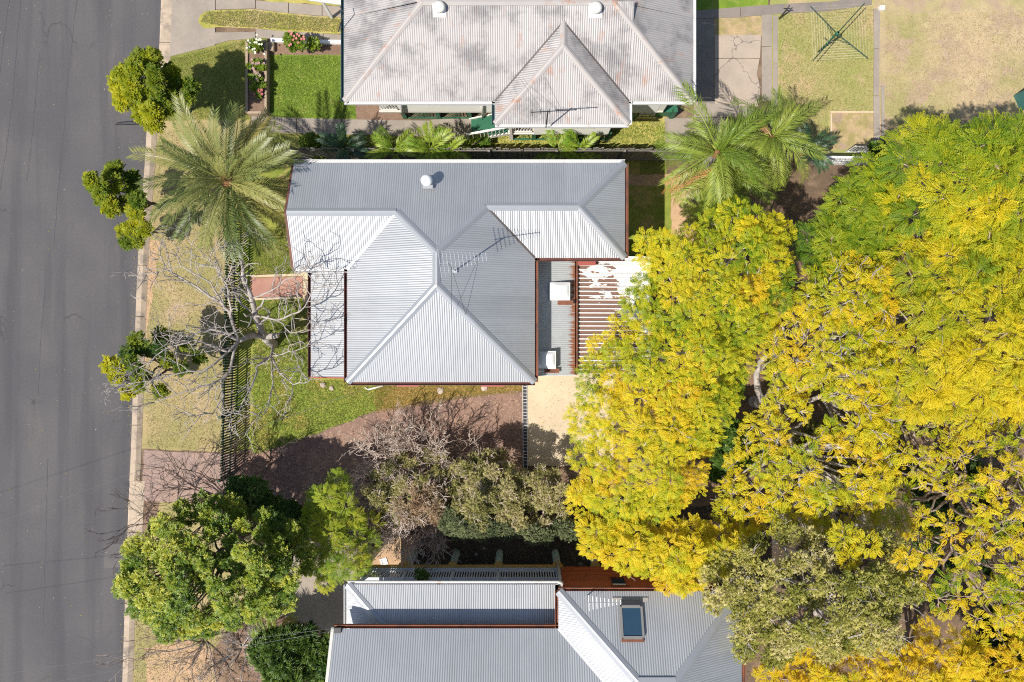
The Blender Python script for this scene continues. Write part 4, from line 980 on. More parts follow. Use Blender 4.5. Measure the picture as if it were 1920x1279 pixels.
def tmpl_frond(pairs=5, ln=0.30, wd=0.11, droop=0.25, base=0.12):
    """feathery compound leaf: unit length along x, flat in xy, drooping in z"""
    V, F = [], []
    for i in range(pairs):
        t = base + (1 - base) * i / pairs; L = ln * (1.0 - 0.45 * abs(2 * (i + 0.7) / pairs - 0.9)); z = -droop * t * t
        for s in (1, -1):
            b = len(V); ex, ey = t + L * 0.45, s * L
            V += [(t, 0, z), (t + L * 0.10 + wd * 0.45, s * L * 0.55, z - 0.02), (ex, ey, z - 0.10 * L - 0.03), (t + L * 0.35 - wd * 0.5, s * L * 0.5, z + 0.015)]
            F += [(b, b + 1, b + 2), (b, b + 2, b + 3)]
    b = len(V); V += [(0.9, 0.04, -droop * 0.8), (1.12, 0, -droop * 1.2), (0.9, -0.04, -droop * 0.8)]; F += [(b, b + 1, b + 2)]
    return np.array(V), np.array(F)

def tmpl_cluster(n=7, w=0.34, droop=0.2, seed=1):
    """tuft of simple leaves fanning from one twig end"""
    r = np.random.default_rng(seed); V, F = [], []
    for i in range(n):
        a = (i / n) * 2 * math.pi * 0.9 + r.normal(0, 0.25) - 2.6; L = r.uniform(0.6, 1.0); el = r.uniform(-0.2, 0.5)
        d = np.array([math.cos(a) * math.cos(el), math.sin(a) * math.cos(el), math.sin(el)]); s = np.array([-math.sin(a), math.cos(a), 0]); o = d * 0.08
        b = len(V); ww = w * L * 0.5
        V += [o, o + d * L * 0.5 + s * ww + (0, 0, 0.05), o + d * L - np.array([0, 0, droop * L]), o + d * L * 0.5 - s * ww + (0, 0, 0.05)]; F += [(b, b + 1, b + 2), (b, b + 2, b + 3)]
    return np.array(V, float), np.array(F)

T_FEATHER = tmpl_frond(5, 0.34, 0.25, 0.3)
T_FERN = tmpl_frond(7, 0.24, 0.16, 0.35)
T_LEAVES = tmpl_cluster(8, 0.42, 0.15)
T_NARROW = tmpl_cluster(9, 0.20, 0.35, 3)
T_OVAL = tmpl_cluster(7, 0.55, 0.1, 5)

PAL = {'autumn': [(0.08, 0.18, 0.012), (0.27, 0.37, 0.014), (0.50, 0.51, 0.020), (0.72, 0.61, 0.022), (0.78, 0.58, 0.022), (0.76, 0.49, 0.020)],
       'lime': [(0.07, 0.17, 0.012), (0.20, 0.31, 0.018), (0.38, 0.43, 0.020), (0.58, 0.53, 0.020), (0.73, 0.58, 0.020)],
       'green': [(0.03, 0.075, 0.010), (0.085, 0.16, 0.015), (0.19, 0.27, 0.023), (0.34, 0.38, 0.036), (0.50, 0.49, 0.06)],
       'street': [(0.04, 0.10, 0.01), (0.12, 0.19, 0.012), (0.30, 0.34, 0.013), (0.50, 0.47, 0.012)],
       'olive': [(0.16, 0.17, 0.05), (0.31, 0.31, 0.095), (0.46, 0.43, 0.16), (0.62, 0.54, 0.30)],
       'gum': [(0.22, 0.25, 0.04), (0.42, 0.42, 0.085), (0.58, 0.54, 0.15), (0.74, 0.66, 0.32)],
       'bright': [(0.10, 0.19, 0.02), (0.24, 0.36, 0.03), (0.38, 0.46, 0.035), (0.52, 0.50, 0.04)],
       'dark': [(0.015, 0.045, 0.010), (0.04, 0.095, 0.016), (0.09, 0.16, 0.025), (0.16, 0.24, 0.04)],
       'teal': [(0.11, 0.15, 0.065), (0.22, 0.26, 0.12), (0.34, 0.36, 0.18)],
       'brown': [(0.34, 0.22, 0.13), (0.46, 0.31, 0.19), (0.52, 0.40, 0.26), (0.42, 0.38, 0.20)]}

def palette(name, h):
    p = np.array(PAL[name]); h = np.clip(h, 0, 0.999) * (len(p) - 1); i = h.astype(int); f = (h - i)[:, None]
    return p[i] * (1 - f) + p[np.minimum(i + 1, len(p) - 1)] * f

def leaf_mass(name, cen, rad, per, tmpl, size, pal, hue, m, parent, hvar=0.12, flat=0.75, rng=RNG, bright=0.12, inner=0.45, up=0.55, lobeflat=None):
    """foliage of one crown: every leaf a small mesh face set, spread through the lobes"""
    tv, tf = tmpl; cen = np.asarray(cen); n = len(cen) * per
    c = np.repeat(cen, per, 0); r = np.repeat(np.asarray(rad), per)
    d = norm(rng.normal(0, 1, (n, 3))); d[:, 2] = np.where(d[:, 2] < -0.35, -d[:, 2], d[:, 2])
    u = inner + (1 - inner) * rng.random(n) ** 0.6
    p = c + d * (r * u)[:, None] * np.array([1, 1, flat])
    hz = rng.normal(0, 1, (n, 3)); ax = norm(d * np.array([1, 1, 0.35]) + 0.65 * norm(hz) * np.array([1, 1, 0.3]) + np.array([0, 0, -0.08]))
    nr = norm(d * 0.30 + np.array([-0.08, -0.06, up + 0.45]) + rng.normal(0, 0.24, (n, 3))); sd = norm(np.cross(nr, ax)); nr = np.cross(ax, sd)
    L = size * rng.uniform(0.7, 1.25, n)
    V = p[:, None, :] + L[:, None, None] * (tv[None, :, 0:1] * ax[:, None, :] + tv[None, :, 1:2] * sd[:, None, :] + tv[None, :, 2:3] * nr[:, None, :])
    F = tf[None] + (np.arange(n) * len(tv))[:, None, None]
    h = np.repeat(np.asarray(hue), per) + rng.normal(0, hvar, n)
    col = palette(pal, h) * rng.uniform(1 - bright, 1 + bright, n)[:, None]
    col = np.repeat(col, len(tv), 0)
    o = np_build(name, V.reshape(-1, 3), F.reshape(-1, tf.shape[1]), m, parent, col); o['kind'] = 'stuff'; return o

def limb(mb, p0, p1, r0, r1, bend=0.15, n=5, seg=6, sag=0.0):
    p0, p1 = Vector(p0), Vector(p1); L = (p1 - p0).length; path = []; o1 = Vector([random.gauss(0, bend * L * 0.35) for _ in range(3)])
    for i in range(n + 1):
        t = i / n; w = math.sin(math.pi * t)
        path.append(p0.lerp(p1, t) + o1 * w + Vector([random.gauss(0, bend * L * 0.06) for _ in range(3)]) * (w > 0.01) + Vector((0, 0, sag * L * w)))
    mb.tube(path, [r0 + (r1 - r0) * (i / n) for i in range(n + 1)], seg); return path

def twigs(mb, p, d, L, r, depth, spread=0.75, kids=3, rise=0.12, rmin=0.008, curl=0.16, shrink=0.66):
    """one branch and everything growing from it, recursively"""
    d = Vector(d).normalized(); p = Vector(p); n = 5 if depth > 1 else 4; path = [p.copy()]; dirs = []
    for i in range(n):
        d = (d + Vector([random.gauss(0, curl) for _ in range(3)]) + Vector((0, 0, rise * 0.3))).normalized(); p = p + d * (L / n); path.append(p.copy()); dirs.append(d.copy())
    re = max(rmin * 0.7, r * 0.5); mb.tube(path, [r + (re - r) * i / n for i in range(n + 1)], 5 if r > 0.03 else 4 if r > 0.014 else 3)
    if depth <= 0: return
    for k in range(kids + (1 if random.random() < 0.4 else 0)):
        i = random.randint(1, n); nd = dirs[min(i, n - 1)].copy(); ax = Vector([random.gauss(0, 1) for _ in range(3)]); ax = (ax - nd * ax.dot(nd)).normalized()
        nd = (nd * math.cos(spread) + ax * math.sin(spread) * random.uniform(0.7, 1.25) + Vector((0, 0, rise))).normalized()
        twigs(mb, path[i], nd, L * shrink * random.uniform(0.75, 1.2), max(rmin, r * 0.56), depth - 1, spread, kids, rise, rmin, curl, shrink)

def tree(name, label, cat, px, ztop, zedge, lobe_r, spacing, per, tmpl, size, pal, hue, m, seed, gaps=(), group=None, hspread=0.12, base=None, bark='bark',
         trunk_r=0.16, bare=0, limb_r=0.05, hfun=None, hvar=0.12, inner=0.45, flat=0.75, boughs=5, density=1.0, up=0.55, twig_r=0.010, zvar=0.45, dfun=None):
    """crown outline measured at crown height; lobes of leaves on limbs that grow from one trunk"""
    rng = np.random.default_rng(seed); random.seed(seed)
    zm = (ztop * 0.45 + zedge * 0.55); poly = [tuple(at(p[0], p[1], zm)[:2]) for p in px]; A = np.array(poly); lo, hi = A.min(0), A.max(0)
    P = rng.uniform(lo, hi, (6000, 2)); P = P[inside(P, poly)]; dist = edge_dist(P, poly)
    ok = dist > lobe_r * 0.40; P, dist = P[ok], dist[ok]
    for gx, gy, gr in gaps:
        q = at(gx, gy, zm); rr = gr * (H - zm) / FPX; k = np.hypot(P[:, 0] - q.x, P[:, 1] - q.y) > rr + lobe_r * 0.45; P, dist = P[k], dist[k]
    keep = []
    for i in range(len(P)):
        if all((P[i, 0] - P[j, 0]) ** 2 + (P[i, 1] - P[j, 1]) ** 2 > spacing ** 2 for j in keep): keep.append(i)
    if density < 1: keep = [k for k in keep if rng.random() < density]
    if dfun is not None: keep = [k for k in keep if rng.random() < dfun(NX + P[k, 0] * FPX / (H - zm), NY - P[k, 1] * FPX / (H - zm))]
    P, dist = P[keep], dist[keep]; dm = max(dist.max(), 1e-3); u = np.clip(dist / dm, 0, 1)
    z = zedge + (ztop - zedge - lobe_r * 0.6) * np.sqrt(1 - (1 - u) ** 2) + rng.normal(0, zvar * lobe_r, len(P))
    cen = np.c_[P, z]; rad = lobe_r * rng.uniform(0.75, 1.2, len(P))
    c0 = Vector((*(A.mean(0)), 0)) if base is None else at(*base)
    t = thing(name, label, cat, c0, group)
    hu = hue + rng.normal(0, hspread, len(P))
    if hfun is not None: hu = hu + np.array([hfun(*(NX + x * FPX / (H - zm), NY - y * FPX / (H - zm))) for x, y in P])
    crown = leaf_mass('crown', cen, rad, per, tmpl, size, pal, hu, m, t, rng=rng, hvar=hvar, inner=inner, flat=flat, up=up)
    # trunk and limbs
    tr = MB(); fork = Vector((c0.x + random.gauss(0, 0.15), c0.y + random.gauss(0, 0.15), max(0.5, zedge * 0.45)))
    limb(tr, c0 + Vector((0, 0, -0.05)), fork, trunk_r, trunk_r * 0.8, 0.12, 5, 9); build('trunk', tr, M[bark], t, True)
    br = MB(); nb = min(boughs, len(cen)); idx = rng.choice(len(cen), nb, replace=False); nodes = []
    for i in idx:
        q = Vector(cen[i]); e = fork.lerp(q, 0.55) + Vector((0, 0, 0.1)); limb(br, fork, e, trunk_r * 0.62, limb_r, 0.25, 6, 7, 0.06); nodes.append(e)
    for i in range(len(cen)):
        q = Vector(cen[i]); e = min(nodes, key=lambda a: (a - q).length); limb(br, e, q, limb_r, 0.018, 0.3, 5, 5, 0.04)
        for _ in range(bare):
            dr = Vector(norm(rng.normal(0, 1, 3) * np.array([1, 1, 0.5]) + np.array([0, 0, 0.25]))); twigs(br, q, dr, rad[i] * random.uniform(0.7, 1.3), twig_r * 1.7, 1, 0.7, 2, 0.1, twig_r)
    build('branches', br, M[bark], t, True)
    return t

# ------------------------------------------------------------------ yellow and lime trees at the right
def h1(x, y): return 0.10 * math.sin(x * 0.021 + 1.3) * math.cos(y * 0.017) + (0.10 if y > 850 else 0.0) - (0.12 if x > 1290 and y < 430 else 0.0)
tree('feathery_tree', 'large yellow green feathery tree overhanging the white ribbed patio roof', 'tree',
     [(1195, 445), (1245, 425), (1290, 440), (1330, 400), (1380, 372), (1450, 400), (1500, 430), (1480, 500), (1460, 560), (1445, 610), (1420, 650), (1398, 710), (1378, 780), (1345, 830), (1320, 900),
      (1290, 965), (1230, 980), (1150, 975), (1065, 955), (1042, 930), (1085, 880), (1072, 820), (1072, 760), (1100, 700), (1120, 640), (1165, 590), (1180, 540), (1205, 490)],
     7.6, 4.3, 0.43, 0.45, 125, T_FEATHER, 0.165, 'autumn', 0.47, M['leaf'], 11, gaps=[(1370, 800, 28)], hfun=h1, base=(1330, 730), bark='barkgrey', trunk_r=0.22, limb_r=0.05, boughs=8, hspread=0.15, zvar=0.6)
tree('feathery_tree', 'golden yellow half bare tree with pale branches, right of the large yellow green tree', 'tree',
     [(1425, 650), (1450, 560), (1530, 495), (1600, 480), (1660, 510), (1665, 640), (1670, 800), (1662, 1000), (1560, 1005), (1470, 998), (1400, 1000), (1345, 975), (1360, 880), (1400, 800), (1450, 740)],
     7.0, 4.2, 0.38, 0.42, 58, T_FEATHER, 0.20, 'autumn', 0.56, M['leaf'], 12, gaps=[(1422, 735, 30), (1560, 850, 18)], base=(1412, 752), bare=3, trunk_r=0.22, limb_r=0.075, boughs=9, hspread=0.13, inner=0.3, bark='barkgrey', twig_r=0.013, dfun=lambda x, y: 0.82 if (x > 1450 and y > 740) else 1.0)
tree('feathery_tree', 'bright yellow tree hanging over the red timber wall of the lower house', 'tree',
     [(1060, 985), (1140, 965), (1230, 970), (1330, 985), (1410, 990), (1400, 1040), (1330, 1080), (1285, 1105), (1250, 1100), (1215, 1075), (1170, 1062), (1125, 1050), (1092, 1020)],
     6.9, 4.6, 0.38, 0.41, 125, T_FEATHER, 0.18, 'autumn', 0.64, M['leaf'], 13, base=(1330, 985), boughs=5, hspread=0.10, bare=1)
tree('feathery_tree', 'lime green feathery tree in the upper right beside the tan yard', 'tree',
     [(1662, 300), (1685, 240), (1730, 228), (1790, 245), (1840, 240), (1880, 228), (1980, 220), (1980, 500), (1900, 500), (1800, 480), (1720, 470), (1670, 420)],
     7.2, 4.4, 0.50, 0.54, 125, T_FERN, 0.31, 'lime', 0.47, M['leaf'], 14, base=(1780, 350), boughs=7, hspread=0.14, hfun=lambda x, y: 0.18 if 1690 < x < 1900 and y > 330 else -0.05)
tree('feathery_tree', 'wide yellow green tree at the right edge, below the lime green one', 'tree',
     [(1655, 480), (1720, 450), (1820, 470), (1980, 470), (1980, 780), (1900, 770), (1820, 800), (1740, 790), (1680, 780), (1650, 700), (1660, 580)],
     7.3, 4.8, 0.48, 0.53, 115, T_FERN, 0.28, 'lime', 0.70, M['leaf'], 15, base=(1790, 620), boughs=7, hspread=0.17, bare=1, zvar=0.7, hfun=lambda x, y: 0.16 if y > 620 else 0.0)
tree('feathery_tree', 'small bright green tree between the queen palms and the lime green tree', 'tree',
     [(1560, 350), (1600, 310), (1660, 300), (1672, 400), (1660, 500), (1600, 500), (1540, 530), (1490, 500), (1500, 430), (1545, 400)],
     5.6, 3.6, 0.43, 0.46, 120, T_FERN, 0.27, 'lime', 0.34, M['leaf'], 16, base=(1590, 420), boughs=5, hspread=0.12)
tree('feathery_tree', 'sparse golden tree showing many bare limbs at the lower right', 'tree',
     [(1660, 770), (1740, 770), (1830, 790), (1980, 760), (1980, 1200), (1880, 1190), (1800, 1180), (1740, 1130), (1700, 1060), (1680, 980), (1655, 900)],
     6.8, 4.0, 0.32, 0.43, 30, T_FEATHER, 0.22, 'autumn', 0.56, M['leaf'], 17, base=(1800, 960), bare=4, trunk_r=0.2, limb_r=0.075, boughs=11, hspread=0.16, inner=0.25, density=0.95, twig_r=0.012, zvar=1.0, bark='bark')
tree('feathery_tree', 'orange gold tree along the lower edge under the olive gum', 'tree',
     [(1425, 1350), (1420, 1245), (1480, 1205), (1560, 1225), (1640, 1195), (1700, 1195), (1770, 1175), (1850, 1210), (1920, 1190), (1980, 1220), (1980, 1350)],
     5.6, 4.0, 0.40, 0.44, 110, T_FEATHER, 0.20, 'autumn', 0.76, M['leaf'], 18, base=(1640, 1290), boughs=6, hspread=0.07, bare=1)
tree('gum_tree', 'dull olive green gum tree leaning over the right end of the lower iron roof', 'tree',
     [(1295, 1105), (1330, 1055), (1390, 1010), (1470, 978), (1560, 985), (1650, 990), (1700, 1040), (1705, 1090), (1680, 1150), (1650, 1210), (1560, 1235), (1500, 1215), (1440, 1235), (1400, 1255), (1375, 1190), (1325, 1150)],
     8.4, 5.6, 0.42, 0.44, 90, T_NARROW, 0.15, 'gum', 0.52, M['leaf'], 19, base=(1480, 1090), bark='barkgrey', bare=4, boughs=8, hspread=0.2, hvar=0.22, inner=0.15, trunk_r=0.2, limb_r=0.05, zvar=0.8)
tree('feathery_tree', 'yellow green saplings poking up through the olive gum crown', 'tree', [(1555, 990), (1620, 985), (1700, 1000), (1705, 1080), (1650, 1100), (1600, 1060), (1560, 1040)],
     8.2, 6.6, 0.34, 0.55, 70, T_FEATHER, 0.19, 'autumn', 0.45, M['leaf'], 25, base=(1560, 1010), boughs=4, trunk_r=0.07, limb_r=0.03, density=0.75, hspread=0.15)
# undergrowth below the yellow trees
tree('shrub', 'glossy dark green shrub in the gap between the two biggest yellow trees', 'shrub', [(1345, 800), (1380, 790), (1405, 810), (1410, 860), (1360, 880), (1330, 900), (1325, 860)], 3.2, 1.8, 0.4, 0.4, 130, T_OVAL, 0.14, 'dark', 0.55, M['glossleaf'], 20, boughs=3, trunk_r=0.05, limb_r=0.02)
tree('shrub', 'dark green leafy shrub below the gold trees in the lower right corner', 'shrub', [(1850, 1150), (1960, 1110), (1960, 1290), (1850, 1290), (1820, 1220)], 3.4, 1.8, 0.5, 0.5, 120, T_NARROW, 0.34, 'dark', 0.65, M['glossleaf'], 21, boughs=3, trunk_r=0.05, limb_r=0.02)
for i, (lab, px, hue) in enumerate((('low green undergrowth shrub beneath the sparse golden tree', [(1680, 880), (1790, 850), (1900, 900), (1930, 1020), (1850, 1100), (1730, 1060)], 0.5),
                                    ('low olive undergrowth shrub beneath the half bare golden tree', [(1470, 820), (1560, 780), (1650, 830), (1650, 930), (1520, 950)], 0.55))):
    tree('shrub', lab, 'shrub', px, 1.6, 0.7, 0.5, 0.62, 70, T_NARROW, 0.22, 'olive' if i else 'dark', hue, M['leaf'], 22 + i, boughs=4, trunk_r=0.04, limb_r=0.02, bare=2)

# ------------------------------------------------------------------ street trees and front garden
tree('street_tree', 'yellow green street tree on the road edge above the date palm', 'tree', [(210, 182), (216, 165), (232, 150), (230, 132), (258, 128), (262, 98), (300, 106), (322, 126), (352, 150), (376, 160), (372, 188), (345, 215), (322, 236), (294, 244), (262, 224), (252, 200), (220, 200)],
     3.9, 2.0, 0.32, 0.36, 105, T_LEAVES, 0.15, 'street', 0.60, M['leaf'], 31, base=(352, 214), bark='barkdark', trunk_r=0.09, limb_r=0.03, hfun=lambda x, y: (290 - x) * 0.0035 + (y - 170) * 0.001, hspread=0.10, zvar=0.8, inner=0.25, bare=1)
tree('street_tree', 'rounded green street tree on the road edge left of the date palm', 'tree', [(168, 362), (176, 338), (212, 310), (242, 316), (268, 340), (275, 385), (262, 408), (240, 395), (215, 404), (185, 386)],
     3.6, 1.9, 0.30, 0.34, 105, T_LEAVES, 0.14, 'street', 0.46, M['leaf'], 32, base=(300, 392), bark='barkdark', trunk_r=0.08, limb_r=0.03, hfun=lambda x, y: 0.22 if y > 385 else 0.0, hspread=0.10, zvar=0.8, inner=0.25, bare=1)
tree('street_tree', 'small scrappy sapling at the kerb beneath the rounded street tree', 'tree', [(218, 436), (232, 420), (270, 412), (305, 420), (312, 440), (275, 462), (235, 462)],
     2.0, 1.1, 0.26, 0.38, 60, T_LEAVES, 0.15, 'street', 0.55, M['leaf'], 33, base=(285, 440), bark='barkdark', trunk_r=0.05, limb_r=0.02, bare=3, zvar=0.8)
tree('street_tree', 'yellowing street tree tangled with the bare branches of the leafless tree', 'tree', [(190, 685), (212, 660), (236, 640), (262, 628), (310, 622), (370, 645), (384, 690), (360, 730), (318, 735), (300, 752), (240, 770), (226, 745), (208, 715)],
     3.4, 1.6, 0.30, 0.42, 75, T_LEAVES, 0.15, 'street', 0.52, M['leaf'], 34, base=(340, 690), bark='barkdark', trunk_r=0.08, limb_r=0.03, bare=3, hfun=lambda x, y: 0.42 if x < 255 else 0.15 if y > 720 else -0.18, zvar=0.9, density=0.72, inner=0.2)
tree('broadleaf_tree', 'big round glossy green tree spilling over the kerb in the lower left', 'tree', [(222, 1055), (250, 1010), (300, 965), (345, 935), (430, 938), (500, 955), (560, 985), (588, 1030), (580, 1090), (555, 1135), (500, 1160), (440, 1178), (370, 1197), (300, 1182), (250, 1150), (228, 1100)],
     6.0, 2.6, 0.37, 0.36, 150, T_LEAVES, 0.088, 'green', 0.58, M['glossleaf'], 35, base=(480, 985), bark='barkdark', trunk_r=0.16, boughs=7, bare=1, hspread=0.16, hvar=0.17, inner=0.3, zvar=0.9)
tree('feathery_shrub', 'bright lime feathery tree between the big round tree and the pale bare shrubs', 'tree', [(600, 905), (630, 892), (660, 905), (668, 950), (702, 985), (706, 1040), (680, 1075), (640, 1100), (600, 1100), (588, 1050), (582, 985), (578, 945)],
     3.6, 1.6, 0.36, 0.40, 110, T_FERN, 0.21, 'bright', 0.62, M['leaf'], 36, base=(690, 960), trunk_r=0.08, limb_r=0.03, hspread=0.16, zvar=1.0, dfun=lambda x, y: 0.95, bare=1)
tree('shrub', 'dark green rounded shrub against the lower end of the front fence', 'shrub', [(440, 892), (470, 882), (495, 900), (508, 935), (500, 965), (440, 970)], 2.6, 1.3, 0.4, 0.4, 190, T_LEAVES, 0.14, 'dark', 0.72, M['glossleaf'], 37, trunk_r=0.05, limb_r=0.02, boughs=3)
tree('shrub', 'low dark shrub in the shade right of the fence corner shrub', 'shrub', [(515, 940), (560, 935), (590, 955), (580, 1010), (530, 1010), (505, 980)], 2.2, 1.1, 0.4, 0.4, 170, T_LEAVES, 0.13, 'dark', 0.6, M['glossleaf'], 38, trunk_r=0.05, limb_r=0.02, boughs=3)
tree('shrub', 'olive brown bushy shrub beside the lower end of the drain grate', 'shrub', [(845, 880), (870, 855), (920, 850), (965, 865), (985, 890), (985, 985), (900, 990), (850, 960)], 3.2, 1.3, 0.32, 0.38, 85, T_NARROW, 0.14, 'olive', 0.66, M['leaf'], 39, zvar=0.9, bare=5, trunk_r=0.06, limb_r=0.02, hspread=0.15, inner=0.2, bark='twigtan')
tree('shrub', 'grey olive thin shrub under the left edge of the big yellow green tree', 'shrub', [(985, 890), (1010, 872), (1050, 880), (1075, 910), (1060, 985), (990, 990)], 2.6, 1.1, 0.30, 0.40, 70, T_NARROW, 0.14, 'olive', 0.72, M['leaf'], 40, zvar=0.9, bare=6, trunk_r=0.05, limb_r=0.02, inner=0.2, bark='twigtan')
tree('shrub', 'blue green dense shrub above the dark gap of the lower house yard', 'shrub', [(815, 970), (845, 948), (900, 955), (930, 985), (1000, 990), (1070, 975), (1085, 992), (1040, 1010), (960, 1000), (890, 1003), (835, 998)], 3.0, 1.5, 0.32, 0.38, 130, T_NARROW, 0.13, 'teal', 0.5, M['leaf'], 41, trunk_r=0.05, limb_r=0.02, hvar=0.2)
tree('shrub', 'dry brown leaved shrub among the pale bare shrubs', 'shrub', [(765, 905), (810, 900), (840, 925), (835, 975), (770, 985), (745, 955)], 3.0, 1.8, 0.36, 0.40, 110, T_NARROW, 0.13, 'brown', 0.55, M['leaf'], 42, bare=5, trunk_r=0.05, limb_r=0.02, bark='twigtan', inner=0.2)
tree('shrub', 'dull grey green shrub behind the pale bare shrub by the gravel drive', 'shrub', [(670, 900), (740, 860), (830, 850), (860, 880), (850, 960), (760, 985), (690, 970)], 2.4, 1.0, 0.32, 0.42, 75, T_NARROW, 0.13, 'olive', 0.6, M['leaf'], 43, zvar=0.9, bare=5, trunk_r=0.05, limb_r=0.02, bark='twigtan', inner=0.2, hspread=0.16)
tree('shrub', 'leafy dark green shrub left of the lower house gable end', 'shrub', [(500, 1185), (545, 1165), (610, 1195), (630, 1230), (612, 1285), (560, 1280), (500, 1250), (480, 1220)], 2.6, 1.2, 0.45, 0.44, 170, T_NARROW, 0.26, 'dark', 0.72, M['glossleaf'], 44, trunk_r=0.05, limb_r=0.02)
tree('shrub', 'small dark plant trailing over the deck balustrade of the lower house', 'plant', [(782, 1074), (800, 1072), (806, 1086), (785, 1089)], 3.25, 3.0, 0.18, 0.16, 60, T_OVAL, 0.09, 'dark', 0.7, M['glossleaf'], 45, trunk_r=0.02, limb_r=0.01, boughs=2)
for i, (lab, px, pal, hue, zt) in enumerate((
        ('round rose bush with pink flowers beside the white garden edging', [(536, 78), (552, 66), (572, 70), (576, 88), (560, 98), (540, 94)], 'green', 0.4, 1.1),
        ('small green rose bush right of the flowering one', [(577, 76), (590, 70), (600, 80), (592, 92), (578, 90)], 'green', 0.4, 0.9),
        ('leafy weed clump against the side fence below the concrete path', [(560, 255), (620, 258), (660, 275), (640, 292), (570, 290)], 'green', 0.5, 0.7),
        ('dark weed clump at the foot of the green stairs', [(872, 252), (900, 256), (925, 266), (905, 278), (880, 272)], 'green', 0.35, 0.5),
        ('low dark shrub at the foot of the white lattice wall', [(1078, 256), (1100, 252), (1112, 266), (1090, 276)], 'dark', 0.4, 0.6),
        ('dark shrub at the end of the white slatted fence', [(1625, 275), (1650, 268), (1668, 290), (1650, 320), (1628, 305)], 'dark', 0.6, 1.6))):
    bush = tree('rose_bush' if 'rose' in lab else 'shrub', lab, 'shrub', px, zt, zt * 0.5, 0.24, 0.22, 110, T_OVAL, 0.085, pal, hue, M['glossleaf'], 50 + i, trunk_r=0.03, limb_r=0.012, boughs=3)
    if 'pink flowers' in lab: ROSE = bush

# ------------------------------------------------------------------ bare trees and twiggy bushes
def bare_tree():
    random.seed(5)
    t = thing('bare_tree', 'large leafless grey tree in the front yard, branches reaching over fence and verge', 'tree', at(514, 646))
    tr = MB(); base = at(514, 646); fork = at(447, 640, 3.1) ; stub = at(497, 632, 1.3)
    limb(tr, base - Vector((0, 0, .05)), stub, 0.19, 0.16, 0.05, 4, 10); limb(tr, stub, fork, 0.12, 0.085, 0.08, 5, 10)
    limb(tr, stub, at(521, 630, 1.5), 0.13, 0.11, 0.02, 3, 9)
    build('trunk', tr, M['barkgrey'], t, True)
    L = [  # limbs: (pixel x, pixel y, height) nodes, start radius
        ([(447, 640, 3.1), (430, 626, 3.5), (393, 618, 3.9), (366, 626, 4.2), (352, 640, 4.4), (320, 640, 4.6)], 0.085),
        ([(447, 640, 3.1), (432, 592, 3.8), (417, 569, 4.1), (383, 549, 4.4), (347, 526, 4.7), (313, 506, 5.0), (300, 479, 5.1)], 0.085),
        ([(432, 592, 3.8), (428, 545, 4.5), (408, 505, 4.9), (385, 485, 5.1)], 0.055), ([(417, 569, 4.1), (395, 530, 4.8), (340, 500, 5.2), (275, 516, 5.3)], 0.045),
        ([(447, 640, 3.1), (428, 660, 3.5), (400, 648, 3.8), (366, 638, 4.1), (310, 655, 4.4), (262, 690, 4.7)], 0.075),
        ([(447, 640, 3.1), (430, 700, 3.6), (393, 722, 4.0), (353, 733, 4.4), (290, 755, 4.8)], 0.075), ([(430, 700, 3.6), (413, 712, 3.9), (420, 743, 4.2), (400, 775, 4.5), (366, 780, 4.7)], 0.05),
        ([(428, 660, 3.5), (390, 690, 4.1), (340, 700, 4.5), (285, 715, 4.8), (240, 720, 5.0)], 0.055),
        ([(497, 632, 1.3), (478, 593, 2.8), (472, 560, 3.5), (455, 520, 4.2), (447, 480, 4.7)], 0.19), ([(478, 593, 2.8), (445, 560, 3.6), (432, 530, 4.2), (436, 490, 4.7)], 0.065),
        ([(478, 593, 2.8), (520, 601, 3.6), (560, 586, 4.2), (577, 566, 4.6), (590, 530, 4.9)], 0.06), ([(472, 560, 3.5), (510, 545, 4.2), (550, 520, 4.7), (580, 500, 5.0)], 0.045),
        ([(514, 646, 1.2), (509, 668, 2.4), (480, 690, 3.2), (476, 715, 3.8), (452, 760, 4.4)], 0.085), ([(509, 668, 2.4), (525, 700, 3.4), (550, 722, 4.2), (580, 715, 4.7)], 0.06),
        ([(509, 668, 2.4), (512, 720, 3.6), (500, 770, 4.4), (470, 780, 4.7)], 0.045), ([(520, 601, 3.6), (545, 625, 4.2), (585, 620, 4.7)], 0.04), ([(509, 668, 2.4), (540, 660, 3.4), (575, 650, 4.4)], 0.045)]
    for nodes, r in L:
        r *= 0.72
        br = MB(); P = [at(*n) for n in nodes]; path = []
        for i in range(len(P) - 1):
            for k in range(3): path.append(P[i].lerp(P[i + 1], k / 3) + Vector([random.gauss(0, 0.025) for _ in range(3)]) * (1 if k else 0))
        path.append(P[-1]); n = len(path); R = [r * (1 - 0.72 * i / (n - 1)) for i in range(n)]; br.tube(path, R, 6)
        for i in range(2, n):
            for _ in range(1):
                d = (path[min(i + 1, n - 1)] - path[i - 1]).normalized(); sd = Vector((-d.y, d.x, 0)) * random.choice((-1, 1))
                twigs(br, path[i], d * 0.6 + sd * random.uniform(0.4, 1.0) + Vector((0, 0, random.uniform(0.0, 0.4))), random.uniform(0.6, 1.2), max(0.018, R[i] * 0.5), 2, 0.65, 1, 0.05, 0.0115, 0.26, 0.66)
        twigs(br, path[-1], path[-1] - path[-2], 0.7, max(0.015, R[-1] * 0.8), 2, 0.6, 3, 0.05, 0.0095, 0.2, 0.62)
        build('branch', br, M['barkgrey'], t, True)
bare_tree()

